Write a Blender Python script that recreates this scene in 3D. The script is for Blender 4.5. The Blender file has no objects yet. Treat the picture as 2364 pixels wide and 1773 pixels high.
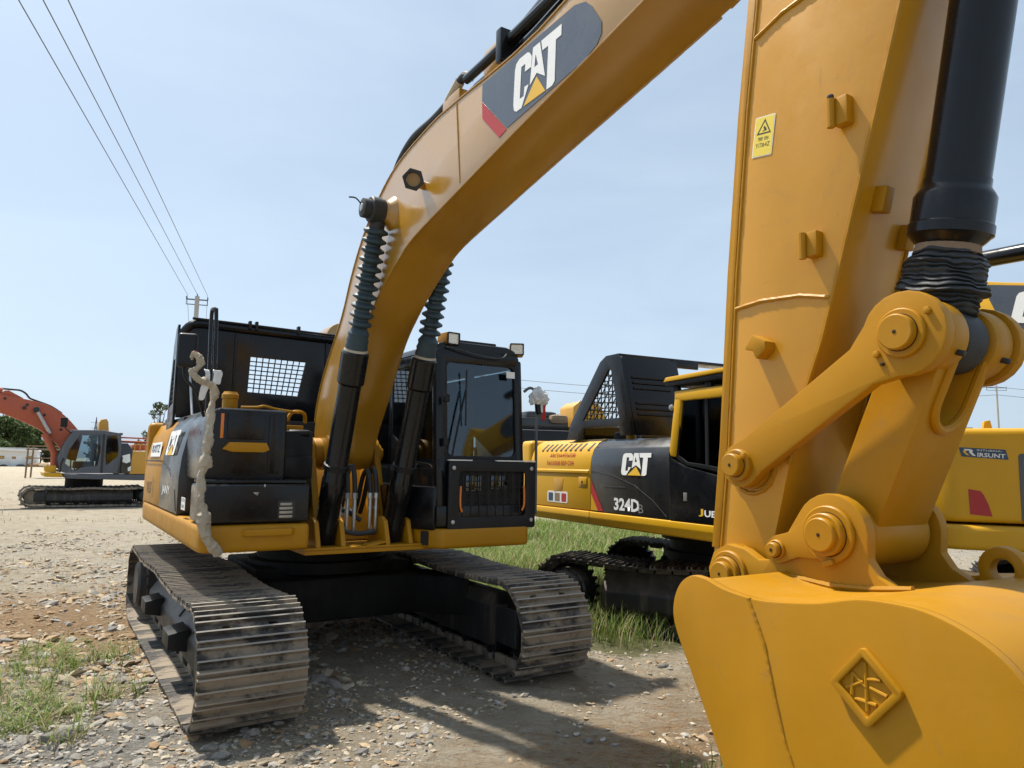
import bpy, bmesh, math, random
import numpy as np
from mathutils import Vector, Matrix, noise, Euler
R = math.radians
rnd = random.Random(7)
sc = bpy.context.scene
col = sc.collection

# ------------------------------------------------------------------ camera, sky, sun, exposure
cd = bpy.data.cameras.new('camera'); cam = bpy.data.objects.new('camera', cd); col.objects.link(cam)
cd.sensor_width = 36; cd.lens = 25.77; cd.clip_start = .05; cd.clip_end = 3000
cam.matrix_world = Matrix.Translation((0, 0, 1.767)) @ Matrix.Rotation(R(96.216), 4, 'X') @ Matrix.Rotation(R(.881), 4, 'Z')
sc.camera = cam
SUN = Vector((-.438, .291, 1)).normalized()          # direction towards the sun
w = bpy.data.worlds.new('World'); sc.world = w; w.use_nodes = True
nt = w.node_tree; nd = nt.nodes; lk = nt.links
bg = nd['Background']
sky = nd.new('ShaderNodeTexSky'); sky.sky_type = 'NISHITA'; sky.sun_disc = False
sky.sun_elevation = math.asin(SUN.z); sky.sun_rotation = math.atan2(SUN.x, SUN.y)
sky.air_density = 1.0; sky.dust_density = 2.2; sky.ozone_density = 1.6; sky.altitude = 10
tc = nd.new('ShaderNodeTexCoord')
mp = nd.new('ShaderNodeMapping'); mp.inputs['Scale'].default_value = (1.2, 1.2, 4.5)
n1 = nd.new('ShaderNodeTexNoise'); n1.inputs['Scale'].default_value = 2.2; n1.inputs['Detail'].default_value = 7; n1.inputs['Roughness'].default_value = .55
n1.inputs['Distortion'].default_value = .5
rp = nd.new('ShaderNodeValToRGB'); rp.color_ramp.elements[0].position = .36; rp.color_ramp.elements[1].position = .78
rp.color_ramp.elements[0].color = (.66, .66, .66, 1); rp.color_ramp.elements[1].color = (.97, .97, .97, 1)
mx = nd.new('ShaderNodeMix'); mx.data_type = 'RGBA'
lk.new(tc.outputs['Generated'], mp.inputs['Vector']); lk.new(mp.outputs[0], n1.inputs['Vector'])
lk.new(n1.outputs['Fac'], rp.inputs['Fac']); lk.new(rp.outputs['Color'], mx.inputs['Factor'])
bw = nd.new('ShaderNodeRGBToBW'); lk.new(sky.outputs[0], bw.inputs[0])
cm = nd.new('ShaderNodeMix'); cm.data_type = 'RGBA'; cm.blend_type = 'MULTIPLY'; cm.inputs['Factor'].default_value = 1
lk.new(bw.outputs[0], cm.inputs['A']); cm.inputs['B'].default_value = (1.02, 1.22, 1.44, 1)      # thin veil: the sky's own brightness, whiter
c2 = nd.new('ShaderNodeMix'); c2.data_type = 'RGBA'; c2.inputs['Factor'].default_value = .62
lk.new(cm.outputs['Result'], c2.inputs['A']); c2.inputs['B'].default_value = (5.0, 6.35, 7.8, 1)
lk.new(sky.outputs[0], mx.inputs['A']); lk.new(c2.outputs['Result'], mx.inputs['B'])
lk.new(mx.outputs['Result'], bg.inputs['Color']); bg.inputs['Strength'].default_value = .10
sd = bpy.data.lights.new('sun', 'SUN'); sun = bpy.data.objects.new('sun', sd); col.objects.link(sun)
sd.energy = 5.0; sd.angle = R(1.6); sd.color = (1, .93, .82)
sun.rotation_euler = SUN.to_track_quat('Z', 'Y').to_euler()
sc.view_settings.view_transform = 'Standard'; sc.view_settings.look = 'None'
sc.view_settings.exposure = .5; sc.view_settings.gamma = 1

# ------------------------------------------------------------------ materials
MT = {}
def newmat(name):
    m = bpy.data.materials.new(name); m.use_nodes = True
    n = m.node_tree.nodes; MT[name] = m
    return m, n, m.node_tree.links, n['Principled BSDF']
def noise_n(n, l, scale, detail=5, rough=.55, coord='Object', dist=0, sc3=None):
    t = n.new('ShaderNodeTexCoord'); x = n.new('ShaderNodeTexNoise')
    x.inputs['Scale'].default_value = scale; x.inputs['Detail'].default_value = detail
    x.inputs['Roughness'].default_value = rough; x.inputs['Distortion'].default_value = dist
    if sc3:
        mm = n.new('ShaderNodeMapping'); mm.inputs['Scale'].default_value = sc3
        l.new(t.outputs[coord], mm.inputs[0]); l.new(mm.outputs[0], x.inputs['Vector'])
    else: l.new(t.outputs[coord], x.inputs['Vector'])
    return x.outputs['Fac']
def ramp(n, l, fac, stops):
    r = n.new('ShaderNodeValToRGB'); cr = r.color_ramp
    while len(cr.elements) < len(stops): cr.elements.new(.5)
    for e, (p, c) in zip(cr.elements, stops):
        e.position = p; e.color = (c, c, c, 1) if not hasattr(c, '__len__') else (*c, 1)
    l.new(fac, r.inputs[0]); return r.outputs[0]
def mixc(n, l, fac, a, b, typ='MIX'):
    m = n.new('ShaderNodeMix'); m.data_type = 'RGBA'; m.blend_type = typ
    for k, v in (('Factor', fac), ('A', a), ('B', b)):
        if hasattr(v, 'is_linked') or hasattr(v, 'links'): l.new(v, m.inputs[k])
        elif k == 'Factor': m.inputs[k].default_value = v
        else: m.inputs[k].default_value = (*v, 1)
    return m.outputs['Result']
def math_n(n, l, op, a, b=None):
    m = n.new('ShaderNodeMath'); m.operation = op
    for i, v in enumerate((a, b)):
        if v is None: continue
        if hasattr(v, 'links'): l.new(v, m.inputs[i])
        else: m.inputs[i].default_value = v
    return m.outputs[0]
def bump(n, l, bsdf, h, strength, dist=.01):
    b = n.new('ShaderNodeBump'); b.inputs['Strength'].default_value = strength; b.inputs['Distance'].default_value = dist
    l.new(h, b.inputs['Height']); l.new(b.outputs[0], bsdf.inputs['Normal'])
def paint(name, c, rough=.38, var=.10, dust=.25, dustc=(.36, .30, .22), coat=.25, orange=.04, streak=.12, chips=0, spec=.5, cior=1.5, scratch=0):
    m, n, l, b = newmat(name)
    f1 = noise_n(n, l, 1.7, 4)
    dk = tuple(v * (1 - var * 1.6) for v in c); lt = tuple(min(1, v * (1 + var)) for v in c)
    cc = mixc(n, l, f1, dk, lt)
    st = noise_n(n, l, 9, 6, .65, sc3=(1, 1, .12))
    cc = mixc(n, l, ramp(n, l, st, [(.50, 0), (.78, streak)]), cc, dustc)
    g = n.new('ShaderNodeNewGeometry'); s = n.new('ShaderNodeSeparateXYZ'); l.new(g.outputs['Normal'], s.inputs[0])
    up = ramp(n, l, s.outputs['Z'], [(.25, 0), (.9, 1)])
    dn = noise_n(n, l, 6, 7, .7)
    df = math_n(n, l, 'MULTIPLY', up, ramp(n, l, dn, [(.3, .15), (.75, 1)]))
    df = math_n(n, l, 'MULTIPLY', df, dust)
    cc = mixc(n, l, df, cc, dustc)
    if scratch:
        s1 = noise_n(n, l, 34, 5, .6, dist=.3, sc3=(.05, 1, .16)); s2 = noise_n(n, l, 46, 4, .6, dist=.4, sc3=(1, .10, 1)); msk = ramp(n, l, noise_n(n, l, 2.3, 4), [(.42, 0), (.66, 1)])
        sf = math_n(n, l, 'MULTIPLY', math_n(n, l, 'MAXIMUM', ramp(n, l, s1, [(.66, 0), (.74, 1)]), ramp(n, l, s2, [(.68, 0), (.76, 1)])), msk)
        cc = mixc(n, l, math_n(n, l, 'MULTIPLY', sf, scratch), cc, (.24, .12, .03))
        sg = noise_n(n, l, 3.1, 8, .72, dist=.6); cc = mixc(n, l, ramp(n, l, sg, [(.58, 0), (.80, scratch * 1.1)]), cc, (.26, .15, .05))
    if chips:
        ch = noise_n(n, l, 22, 4, .7); cc = mixc(n, l, ramp(n, l, ch, [(.735, 0), (.755, chips)]), cc, (.10, .055, .03))
    l.new(cc, b.inputs['Base Color'])
    rr = ramp(n, l, dn, [(.3, max(.05, rough - .08)), (.7, min(1, rough + .16))])
    l.new(rr, b.inputs['Roughness'])
    b.inputs['Specular IOR Level'].default_value = spec; b.inputs['Coat IOR'].default_value = cior; b.inputs['Coat Weight'].default_value = coat; b.inputs['Coat Roughness'].default_value = .18
    bump(n, l, b, math_n(n, l, 'ADD', math_n(n, l, 'MULTIPLY', noise_n(n, l, 55, 3), orange * 8), math_n(n, l, 'MULTIPLY', noise_n(n, l, 4.5, 3), 1.6)), .12, .006)
    return m
paint('yellow', (.42, .194, .002), .42, .18, .22, (.34, .20, .05), 0, streak=.14, chips=.7, spec=.28, scratch=.75)
paint('grime', (.05, .028, .012), .7, .3, 0, (.1, .08, .05), 0, streak=.2, spec=.2)
paint('yellow_boom', (.39, .195, .008), .34, .08, .2, (.40, .27, .10), 1.0, streak=.06, cior=1.62, scratch=.2)
paint('yellow_stick', (.56, .262, .005), .38, .13, .18, (.38, .23, .07), .45, streak=.12, chips=.5, spec=.4, scratch=.5)
paint('yellow_bright', (.62, .335, .006), .42, .08, .30, (.50, .36, .16), .1, streak=.08, spec=.35)
paint('yellow_old', (.58, .30, .03), .5, .15, .5, (.40, .32, .22), .1, streak=.35, chips=.7)
paint('black', (.0055, .0062, .008), .20, .2, .14, (.12, .11, .10), .12, streak=.02, spec=.28)
paint('black_satin', (.009, .0095, .011), .45, .2, .22, (.13, .12, .10), .05, streak=.03, spec=.28)
paint('black_panel', (.014, .0155, .018), .30, .2, .30, (.16, .15, .13), .35, streak=.08)
paint('black_frame', (.016, .016, .017), .50, .3, .55, (.30, .24, .17), .05, streak=.30)
paint('carbody', (.007, .007, .007), .6, .3, .2, (.14, .11, .08), 0, streak=.06, spec=.2)
paint('rubber', (.018, .022, .026), .55, .2, .35, (.17, .16, .15), 0, streak=.15)
paint('boot_blue', (.020, .045, .062), .50, .25, .35, (.18, .2, .2), 0, streak=.2)
paint('grey_plastic', (.085, .095, .115), .5, .15, .4, (.3, .26, .2), 0, streak=.2)
paint('red_boom', (.42, .085, .035), .5, .15, .3, (.34, .22, .15), .05, streak=.25)
paint('silver', (.45, .45, .44), .33, .15, .3, (.4, .36, .3), 0)
MT['silver'].node_tree.nodes['Principled BSDF'].inputs['Metallic'].default_value = .7
paint('white_paint', (.74, .74, .72), .5, .06, .2, (.5, .46, .4), 0, streak=.12)
paint('white_decal', (.78, .79, .78), .45, .03, .05, (.5, .46, .4), 0, streak=.04)
paint('yellow_decal', (.72, .43, .03), .45, .03, .05, (.5, .46, .4), 0, streak=.04)
paint('yellow_sticker', (.78, .60, .07), .45, .03, .05, (.5, .46, .4), 0, streak=.04)
paint('red_decal', (.40, .022, .022), .45, .03, .05, (.5, .4, .4), 0, streak=.04)
paint('slate_decal', (.060, .072, .095), .25, .06, .05, (.2, .2, .2), .4, streak=.05)
paint('blue_decal', (.025, .065, .12), .4, .06, .05, (.3, .3, .3), 0, streak=.04)
paint('ink', (.02, .02, .022), .5, .05, 0, (.2, .2, .2), 0, streak=0)
paint('amber', (.70, .18, .01), .25, .08, .1, (.4, .3, .2), .4)
paint('foam', (.44, .385, .30), .95, .25, .25, (.30, .25, .19), 0, orange=.8, streak=.6, spec=.1)
paint('plastic_wrap', (.62, .64, .65), .3, .08, .1, (.4, .38, .34), .5, orange=.5)
paint('cloth_red', (.45, .02, .015), .8, .1, 0, (.3, .2, .2), 0)
paint('concrete', (.42, .41, .39), .85, .12, .2, (.34, .32, .28), 0, streak=.2)
paint('wood', (.24, .16, .10), .85, .25, .4, (.34, .28, .2), 0, streak=.5)
paint('wire', (.10, .10, .11), .6, .1, 0, (.2, .2, .2), 0)
paint('seat', (.10, .11, .12), .8, .2, .2, (.2, .2, .2), 0)

def steel(nm, k):
    m, n, l, b = newmat(nm)
    oi = n.new('ShaderNodeObjectInfo')
    a = noise_n(n, l, 14, 8, .7, sc3=(.35, 1, 1)); d = noise_n(n, l, 5, 6, .65); r_ = noise_n(n, l, 9, 5, .6)
    base = mixc(n, l, ramp(n, l, a, [(.35, 0), (.7, 1)]), (.020, .019, .019), (.11, .098, .085))
    mud = math_n(n, l, 'ADD', d, math_n(n, l, 'MULTIPLY', math_n(n, l, 'SUBTRACT', oi.outputs['Random'], .5), .22))
    c = mixc(n, l, ramp(n, l, mud, [(.44, 0), (.56, .95)]), base, mixc(n, l, a, (.145, .115, .08), (.36, .295, .215)))
    c = mixc(n, l, ramp(n, l, r_, [(.63, 0), (.78, .6)]), c, (.22, .10, .04))
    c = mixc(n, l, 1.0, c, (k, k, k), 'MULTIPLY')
    l.new(c, b.inputs['Base Color']); b.inputs['Roughness'].default_value = .62
    l.new(ramp(n, l, d, [(.42, .25), (.6, .0)]), b.inputs['Metallic'])
    bump(n, l, b, noise_n(n, l, 40, 8, .7), .7, .012)
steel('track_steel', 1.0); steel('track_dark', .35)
paint('worn_steel', (.32, .30, .27), .45, .5, .3, (.36, .30, .22), 0, streak=.4)
def glass(name, tint, ior=1.5, fac=.0):
    m, n, l, b = newmat(name); n.remove(b)
    t = n.new('ShaderNodeBsdfTransparent'); t.inputs[0].default_value = (*tint, 1)
    g = n.new('ShaderNodeBsdfGlossy'); g.inputs['Roughness'].default_value = .04; g.inputs[0].default_value = (.9, .95, 1, 1)
    f = n.new('ShaderNodeFresnel'); f.inputs[0].default_value = ior
    ad = math_n(n, l, 'ADD', f.outputs[0], fac)
    mx = n.new('ShaderNodeMixShader'); l.new(ad, mx.inputs[0]); l.new(t.outputs[0], mx.inputs[1]); l.new(g.outputs[0], mx.inputs[2])
    l.new(mx.outputs[0], n['Material Output'].inputs[0])
glass('glass', (.48, .58, .62), 1.42, .03); glass('glass_dark', (.14, .17, .19), 1.5, .03)
def lens():
    m, n, l, b = newmat('lamp_lens'); b.inputs['Base Color'].default_value = (.75, .72, .62, 1); b.inputs['Roughness'].default_value = .12
    b.inputs['Metallic'].default_value = .55
    bump(n, l, b, noise_n(n, l, 90, 2), .5, .01)
lens()
def ground_mat():
    m, n, l, b = newmat('dirt')
    at = n.new('ShaderNodeAttribute'); at.attribute_name = 'soil'; sp = n.new('ShaderNodeSeparateColor'); l.new(at.outputs['Color'], sp.inputs[0])
    clay, grey, green = sp.outputs[0], sp.outputs[1], sp.outputs[2]
    mid = noise_n(n, l, 2.6, 7, .65, dist=.5); fine = noise_n(n, l, 17, 9, .74, dist=.8, sc3=(1, 1.5, 1)); xf = noise_n(n, l, 80, 6, .78, dist=.5); sm = noise_n(n, l, 6.5, 8, .7, dist=1.2, sc3=(1, 2, 1))
    c = mixc(n, l, ramp(n, l, mid, [(.28, 0), (.68, 1)]), (.345, .295, .215), (.555, .495, .39))
    k = ramp(n, l, math_n(n, l, 'ADD', clay, math_n(n, l, 'MULTIPLY', math_n(n, l, 'SUBTRACT', sm, .5), 2.2)), [(.32, 0), (.95, .9)])
    c = mixc(n, l, k, c, mixc(n, l, ramp(n, l, fine, [(.35, 0), (.65, 1)]), (.235, .125, .052), (.47, .315, .165)))
    k = ramp(n, l, math_n(n, l, 'ADD', grey, math_n(n, l, 'MULTIPLY', math_n(n, l, 'SUBTRACT', mid, .5), 1.2)), [(.40, 0), (.70, .9)])
    c = mixc(n, l, k, c, mixc(n, l, ramp(n, l, fine, [(.35, 0), (.65, 1)]), (.19, .183, .168), (.45, .435, .40)))
    k = ramp(n, l, math_n(n, l, 'ADD', green, math_n(n, l, 'MULTIPLY', math_n(n, l, 'SUBTRACT', sm, .5), .9)), [(.35, 0), (.60, .9)])
    c = mixc(n, l, k, c, mixc(n, l, fine, (.075, .095, .03), (.22, .22, .10)))
    c = mixc(n, l, ramp(n, l, fine, [(.33, .7), (.44, 0)]), c, (.13, .10, .07))
    c = mixc(n, l, ramp(n, l, sm, [(.34, .4), (.43, 0)]), c, (.19, .145, .10))
    c = mixc(n, l, ramp(n, l, xf, [(.56, 0), (.68, .65)]), c, (.50, .465, .41))
    c = mixc(n, l, ramp(n, l, xf, [(.33, .55), (.41, 0)]), c, (.17, .135, .10))
    v = n.new('ShaderNodeTexVoronoi'); v.inputs['Scale'].default_value = 26
    t = n.new('ShaderNodeTexCoord'); l.new(t.outputs['Object'], v.inputs['Vector'])
    pb = math_n(n, l, 'MULTIPLY', ramp(n, l, v.outputs['Distance'], [(.10, 1), (.26, 0)]), ramp(n, l, mid, [(.42, 0), (.58, 1)]))
    c = mixc(n, l, math_n(n, l, 'MULTIPLY', pb, .4), c, mixc(n, l, v.outputs['Color'], (.23, .22, .20), (.50, .475, .435)))
    l.new(c, b.inputs['Base Color']); b.inputs['Roughness'].default_value = .95; b.inputs['Specular IOR Level'].default_value = .12
    h = math_n(n, l, 'ADD', math_n(n, l, 'MULTIPLY', fine, 1.0), math_n(n, l, 'MULTIPLY', xf, .45))
    h = math_n(n, l, 'ADD', h, math_n(n, l, 'MULTIPLY', sm, 1.2)); h = math_n(n, l, 'ADD', h, math_n(n, l, 'MULTIPLY', pb, .4))
    bump(n, l, b, h, 1.0, .06)
ground_mat()
def stone_mat(name, a, c2, sc_=6):
    m, n, l, b = newmat(name)
    oi = n.new('ShaderNodeNewGeometry')
    f = noise_n(n, l, sc_, 6, .65)
    c = mixc(n, l, oi.outputs['Random Per Island'], a, c2)
    c = mixc(n, l, ramp(n, l, f, [(.35, .45), (.6, 0)]), c, (.16, .13, .10))
    l.new(c, b.inputs['Base Color']); b.inputs['Roughness'].default_value = .92; b.inputs['Specular IOR Level'].default_value = .2
    bump(n, l, b, noise_n(n, l, 45, 6, .7), .6, .01)
stone_mat('stone', (.19, .182, .168), (.48, .45, .39)); stone_mat('clod', (.29, .23, .16), (.54, .47, .36)); stone_mat('stone_warm', (.26, .155, .08), (.46, .355, .225))
def leaf_mat(name, a, c2, tr=.35):
    m, n, l, b = newmat(name)
    g = n.new('ShaderNodeNewGeometry')
    c = mixc(n, l, g.outputs['Random Per Island'], a, c2)
    l.new(c, b.inputs['Base Color']); b.inputs['Roughness'].default_value = .6; b.inputs['Specular IOR Level'].default_value = .3
    tl = n.new('ShaderNodeBsdfTranslucent'); l.new(c, tl.inputs[0])
    mx = n.new('ShaderNodeMixShader'); mx.inputs[0].default_value = tr
    l.new(b.outputs[0], mx.inputs[1]); l.new(tl.outputs[0], mx.inputs[2]); l.new(mx.outputs[0], n['Material Output'].inputs[0])
leaf_mat('leaf', (.045, .078, .026), (.125, .165, .055)); leaf_mat('leaf_dull', (.055, .075, .030), (.13, .14, .06))
leaf_mat('grass', (.10, .17, .03), (.27, .35, .09), .4); leaf_mat('straw', (.30, .24, .12), (.50, .42, .25), .3)
def bark():
    m, n, l, b = newmat('bark'); f = noise_n(n, l, 12, 6, .7, sc3=(1, 1, .2))
    l.new(mixc(n, l, f, (.06, .045, .032), (.16, .125, .095)), b.inputs['Base Color']); b.inputs['Roughness'].default_value = .9
bark()

# ------------------------------------------------------------------ mesh helpers
def perp(d):
    d = d.normalized(); a = Vector((0, 0, 1)) if abs(d.z) < .9 else Vector((1, 0, 0))
    u = d.cross(a).normalized(); return u, d.cross(u).normalized()
def bev(bm, w_, seg=2, ang=25):
    if w_ <= 0: return
    es = [e for e in bm.edges if len(e.link_faces) == 2 and e.calc_face_angle(0) > R(ang)]
    if es: bmesh.ops.bevel(bm, geom=es, offset=w_, offset_type='OFFSET', segments=seg, profile=.6, affect='EDGES', clamp_overlap=True)
class B:
    def __init__(s): s.v = []; s.f = []
    def add(s, bm, M=None):
        bm.verts.index_update(); o = len(s.v)
        for v in bm.verts: s.v.append(tuple(M @ v.co) if M else tuple(v.co))
        for f in bm.faces: s.f.append([v.index + o for v in f.verts])
        bm.free(); return s
    def raw(s, vs, fs):
        o = len(s.v); s.v += [tuple(v) for v in vs]; s.f += [[i + o for i in f] for f in fs]; return s
    def box(s, c, d, bv=.008, rot=None, seg=2):
        bm = bmesh.new(); bmesh.ops.create_cube(bm, size=1); bmesh.ops.scale(bm, vec=Vector(d), verts=bm.verts)
        bev(bm, min(bv, min(d) * .45), seg)
        M = Matrix.Translation(c)
        if rot is not None: M = M @ (rot.to_4x4() if isinstance(rot, (Matrix,)) else Euler([R(a) for a in rot]).to_matrix().to_4x4())
        return s.add(bm, M)
    def bb(s, lo, hi, bv=.008, seg=2):
        return s.box([(a + b) / 2 for a, b in zip(lo, hi)], [abs(b - a) for a, b in zip(lo, hi)], bv, None, seg)
    def prism(s, pts, ax, a, b, bv=.006, holes=(), M=None, seg=2, ang=25):
        def p3(p, q): 
            return (q, p[0], p[1]) if ax == 0 else ((p[0], q, p[1]) if ax == 1 else (p[0], p[1], q))
        bm = bmesh.new(); loops = [list(pts)] + [list(h) for h in holes]
        A = []; Bq = []
        for lp in loops:
            A.append([bm.verts.new(p3(p, a)) for p in lp]); Bq.append([bm.verts.new(p3(p, b)) for p in lp])
        if holes:
            for L in (A, Bq):
                es = [bm.edges.new((q[i], q[(i + 1) % len(q)])) for q in L for i in range(len(q))]
                bmesh.ops.triangle_fill(bm, use_beauty=True, use_dissolve=True, edges=es)
        else:
            bm.faces.new(A[0]); bm.faces.new(list(reversed(Bq[0])))
        for q, r in zip(A, Bq):
            k = len(q)
            for i in range(k): bm.faces.new((q[(i + 1) % k], q[i], r[i], r[(i + 1) % k]))
        bmesh.ops.recalc_face_normals(bm, faces=bm.faces)
        bev(bm, bv, seg, ang)
        return s.add(bm, M)
    def lathe(s, p0, p1, prof, seg=28, caps=True):
        p0 = Vector(p0); p1 = Vector(p1); d = (p1 - p0).normalized(); u, v = perp(d); vs = []; fs = []
        for t, r in prof:
            c = p0 + d * t
            for i in range(seg):
                a = 2 * math.pi * i / seg; vs.append(c + (u * math.cos(a) + v * math.sin(a)) * r)
        k = len(prof)
        for j in range(k - 1):
            for i in range(seg):
                fs.append([j * seg + i, j * seg + (i + 1) % seg, (j + 1) * seg + (i + 1) % seg, (j + 1) * seg + i])
        if caps: fs.append(list(range(seg))[::-1]); fs.append([(k - 1) * seg + i for i in range(seg)])
        return s.raw(vs, fs)
    def cyl(s, p0, p1, r, seg=24, bv=.006):
        L = (Vector(p1) - Vector(p0)).length; b = min(bv, r * .4, L * .4)
        return s.lathe(p0, p1, [(0, r - b), (b * .3, r - b * .3), (b, r), (L - b, r), (L - b * .3, r - b * .3), (L, r - b)], seg)
    def tube(s, pts, r, seg=8, sub=4, jit=0, closed=False):
        P = [Vector(p) for p in pts]
        if sub > 1 and len(P) > 2:
            Q = []
            for i in range(len(P) - 1):
                a = P[max(i - 1, 0)]; b = P[i]; c = P[i + 1]; d = P[min(i + 2, len(P) - 1)]
                for k in range(sub):
                    t = k / sub
                    Q.append(.5 * ((2 * b) + (c - a) * t + (2 * a - 5 * b + 4 * c - d) * t * t + (3 * b - a - 3 * c + d) * t ** 3))
            Q.append(P[-1]); P = Q
        n = len(P); rs = r if hasattr(r, '__len__') else [r] * n
        if len(rs) != n: rs = [rs[int(i * (len(rs) - 1) / max(1, n - 1) + .5)] for i in range(n)]
        d0 = (P[1] - P[0]).normalized(); u, v = perp(d0); vs = []; fs = []
        for i, p in enumerate(P):
            d = (P[min(i + 1, n - 1)] - P[max(i - 1, 0)]).normalized()
            u = (u - d * u.dot(d)).normalized(); v = d.cross(u)
            for k in range(seg):
                a = 2 * math.pi * k / seg; rr = rs[i] * (1 + jit * (rnd.random() - .5) * 2)
                vs.append(p + (u * math.cos(a) + v * math.sin(a)) * rr)
        for i in range(n - 1):
            for k in range(seg): fs.append([i * seg + k, i * seg + (k + 1) % seg, (i + 1) * seg + (k + 1) % seg, (i + 1) * seg + k])
        fs.append(list(range(seg))[::-1]); fs.append([(n - 1) * seg + k for k in range(seg)])
        return s.raw(vs, fs)
    def weld(s, pts, r=.007, step=.012):
        P = [Vector(p) for p in pts]; Q = []
        for a, b in zip(P[:-1], P[1:]):
            k = max(1, int((b - a).length / step)); Q += [a.lerp(b, i / k) for i in range(k)]
        Q.append(P[-1])
        return s.tube(Q, [r * (.88 + .26 * rnd.random()) for _ in Q], 6, 1)
    def mesh(s, name, sm=35):
        me = bpy.data.meshes.new(name); me.from_pydata(s.v, [], s.f); me.validate(); me.shade_smooth() if sm else None
        if sm: me.set_sharp_from_angle(angle=R(sm))
        return me
    def build(s, name, mat, parent=None, sm=35, label=None, cat=None, group=None, kind=None):
        me = s.mesh(name, sm); me.materials.append(MT[mat] if isinstance(mat, str) else mat)
        o = bpy.data.objects.new(name, me); col.objects.link(o)
        if parent: o.parent = parent
        return tag(o, label, cat, group, kind)
def tag(o, label=None, cat=None, group=None, kind=None):
    for k, v in (('label', label), ('category', cat), ('group', group), ('kind', kind)):
        if v: o[k] = v
    return o
def empty(name, loc, rz, label, cat, group=None):
    o = bpy.data.objects.new(name, None); col.objects.link(o); o.empty_display_size = .2
    o.location = loc; o.rotation_euler = (0, 0, R(rz)); return tag(o, label, cat, group)
def inst(name, me, parent, M):
    o = bpy.data.objects.new(name, me); col.objects.link(o); o.parent = parent; o.matrix_local = M; return o
def arc(c, r, a0, a1, n=10):
    return [(c[0] + r * math.cos(R(a0 + (a1 - a0) * i / n)), c[1] + r * math.sin(R(a0 + (a1 - a0) * i / n))) for i in range(n + 1)]
def circ(c, r, n=20): return [(c[0] + r * math.cos(2 * math.pi * i / n), c[1] + r * math.sin(2 * math.pi * i / n)) for i in range(n)]
def rrect(x0, y0, x1, y1, r, n=4):
    return arc((x1 - r, y1 - r), r, 0, 90, n) + arc((x0 + r, y1 - r), r, 90, 180, n) + arc((x0 + r, y0 + r), r, 180, 270, n) + arc((x1 - r, y0 + r), r, 270, 360, n)
def dogbone(c1, r1, c2, r2, wd, n=16):
    c1 = Vector(c1); c2 = Vector(c2); d = (c2 - c1).normalized(); ang = math.degrees(math.atan2(d.y, d.x)); nn = Vector((-d.y, d.x)); L = (c2 - c1).length
    a1 = math.degrees(math.asin(min(1, wd / 2 / r1))); a2 = math.degrees(math.asin(min(1, wd / 2 / r2)))
    f = 18
    p = arc(c1, r1, ang + a1 + f, ang + 360 - a1 - f, n)
    m1 = c1 + d * (r1 * math.cos(R(a1)) + .05) - nn * wd / 2; m2 = c2 - d * (r2 * math.cos(R(a2)) + .03) - nn * wd / 2
    q = arc(c2, r2, ang + 180 + a2 + f, ang + 540 - a2 - f, n)
    m3 = c2 - d * (r2 * math.cos(R(a2)) + .03) + nn * wd / 2; m4 = c1 + d * (r1 * math.cos(R(a1)) + .05) + nn * wd / 2
    return p + [tuple(m1), tuple(m2)] + q + [tuple(m3), tuple(m4)]
def frame(o, u, v):
    u = Vector(u).normalized(); v = Vector(v); v = (v - u * v.dot(u)).normalized(); n_ = u.cross(v)
    M = Matrix((u, v, n_)).transposed().to_4x4(); M.translation = Vector(o); return M
def flat(parent, name, pts, M, mat, t=.002, holes=(), bv=0):
    return B().prism(pts, 2, 0, t, bv, holes, M).build(name, mat, parent, 0)
LOGO = dict(
    C=[(.56, .66), (.58, .86), (.50, .97), (.44, 1), (.18, 1), (.08, .95), (.04, .84), (0, .16), (.03, .05), (.10, 0), (.27, 0), (.49, .36), (.36, .37), (.34, .2), (.21, .2), (.25, .81), (.38, .81), (.37, .66)],
    A=[(.62, 1), (.83, 1), (.99, .28), (.74, .46), (.53, .32)],
    T=[(.87, 1), (1.46, 1), (1.45, .80), (1.30, .80), (1.27, .05), (1.2, 0), (1.04, 0), (1.08, .80), (.91, .80)])
def cat_logo(parent, M, wd, ht, t=.003, z0=.0):
    S = lambda P: [(x / 1.46 * wd, y * ht) for x, y in P]
    Mz = M @ Matrix.Translation((0, 0, z0))
    b = B()
    for k in 'CAT': b.prism(S(LOGO[k]), 2, 0, t, 0, [S([(.70, .84), (.665, .6), (.78, .6)])] if k == 'A' else (), Mz)
    b.build('logo_letters', 'white_decal', parent, 0)
    B().prism(S([(.33, -.0), (1.0, -.0), (.735, .39)]), 2, 0, t, 0, (), Mz).build('logo_triangle', 'yellow_decal', parent, 0)
def text(parent, name, s, M, h, mat, wd=None, t=.0015, bold=.0):
    cu = bpy.data.curves.new(name, 'FONT'); cu.body = s; cu.size = 1; cu.offset = bold; cu.resolution_u = 2
    ob = bpy.data.objects.new(name, cu); col.objects.link(ob)
    dg = bpy.context.evaluated_depsgraph_get(); me = bpy.data.meshes.new_from_object(ob.evaluated_get(dg))
    bpy.data.objects.remove(ob); 
    xs = [v.co.x for v in me.vertices]; ys = [v.co.y for v in me.vertices]
    sx = (wd / (max(xs) - min(xs))) if wd else h / (max(ys) - min(ys)); sy = h / (max(ys) - min(ys))
    me.transform(M @ Matrix.Translation((0, 0, t)) @ Matrix.Diagonal((sx, sy, 1, 1)) @ Matrix.Translation((-min(xs), -min(ys), 0)))
    me.materials.clear(); me.materials.append(MT[mat]); me.name = name
    o = bpy.data.objects.new(name, me); col.objects.link(o); o.parent = parent; return o
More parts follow.
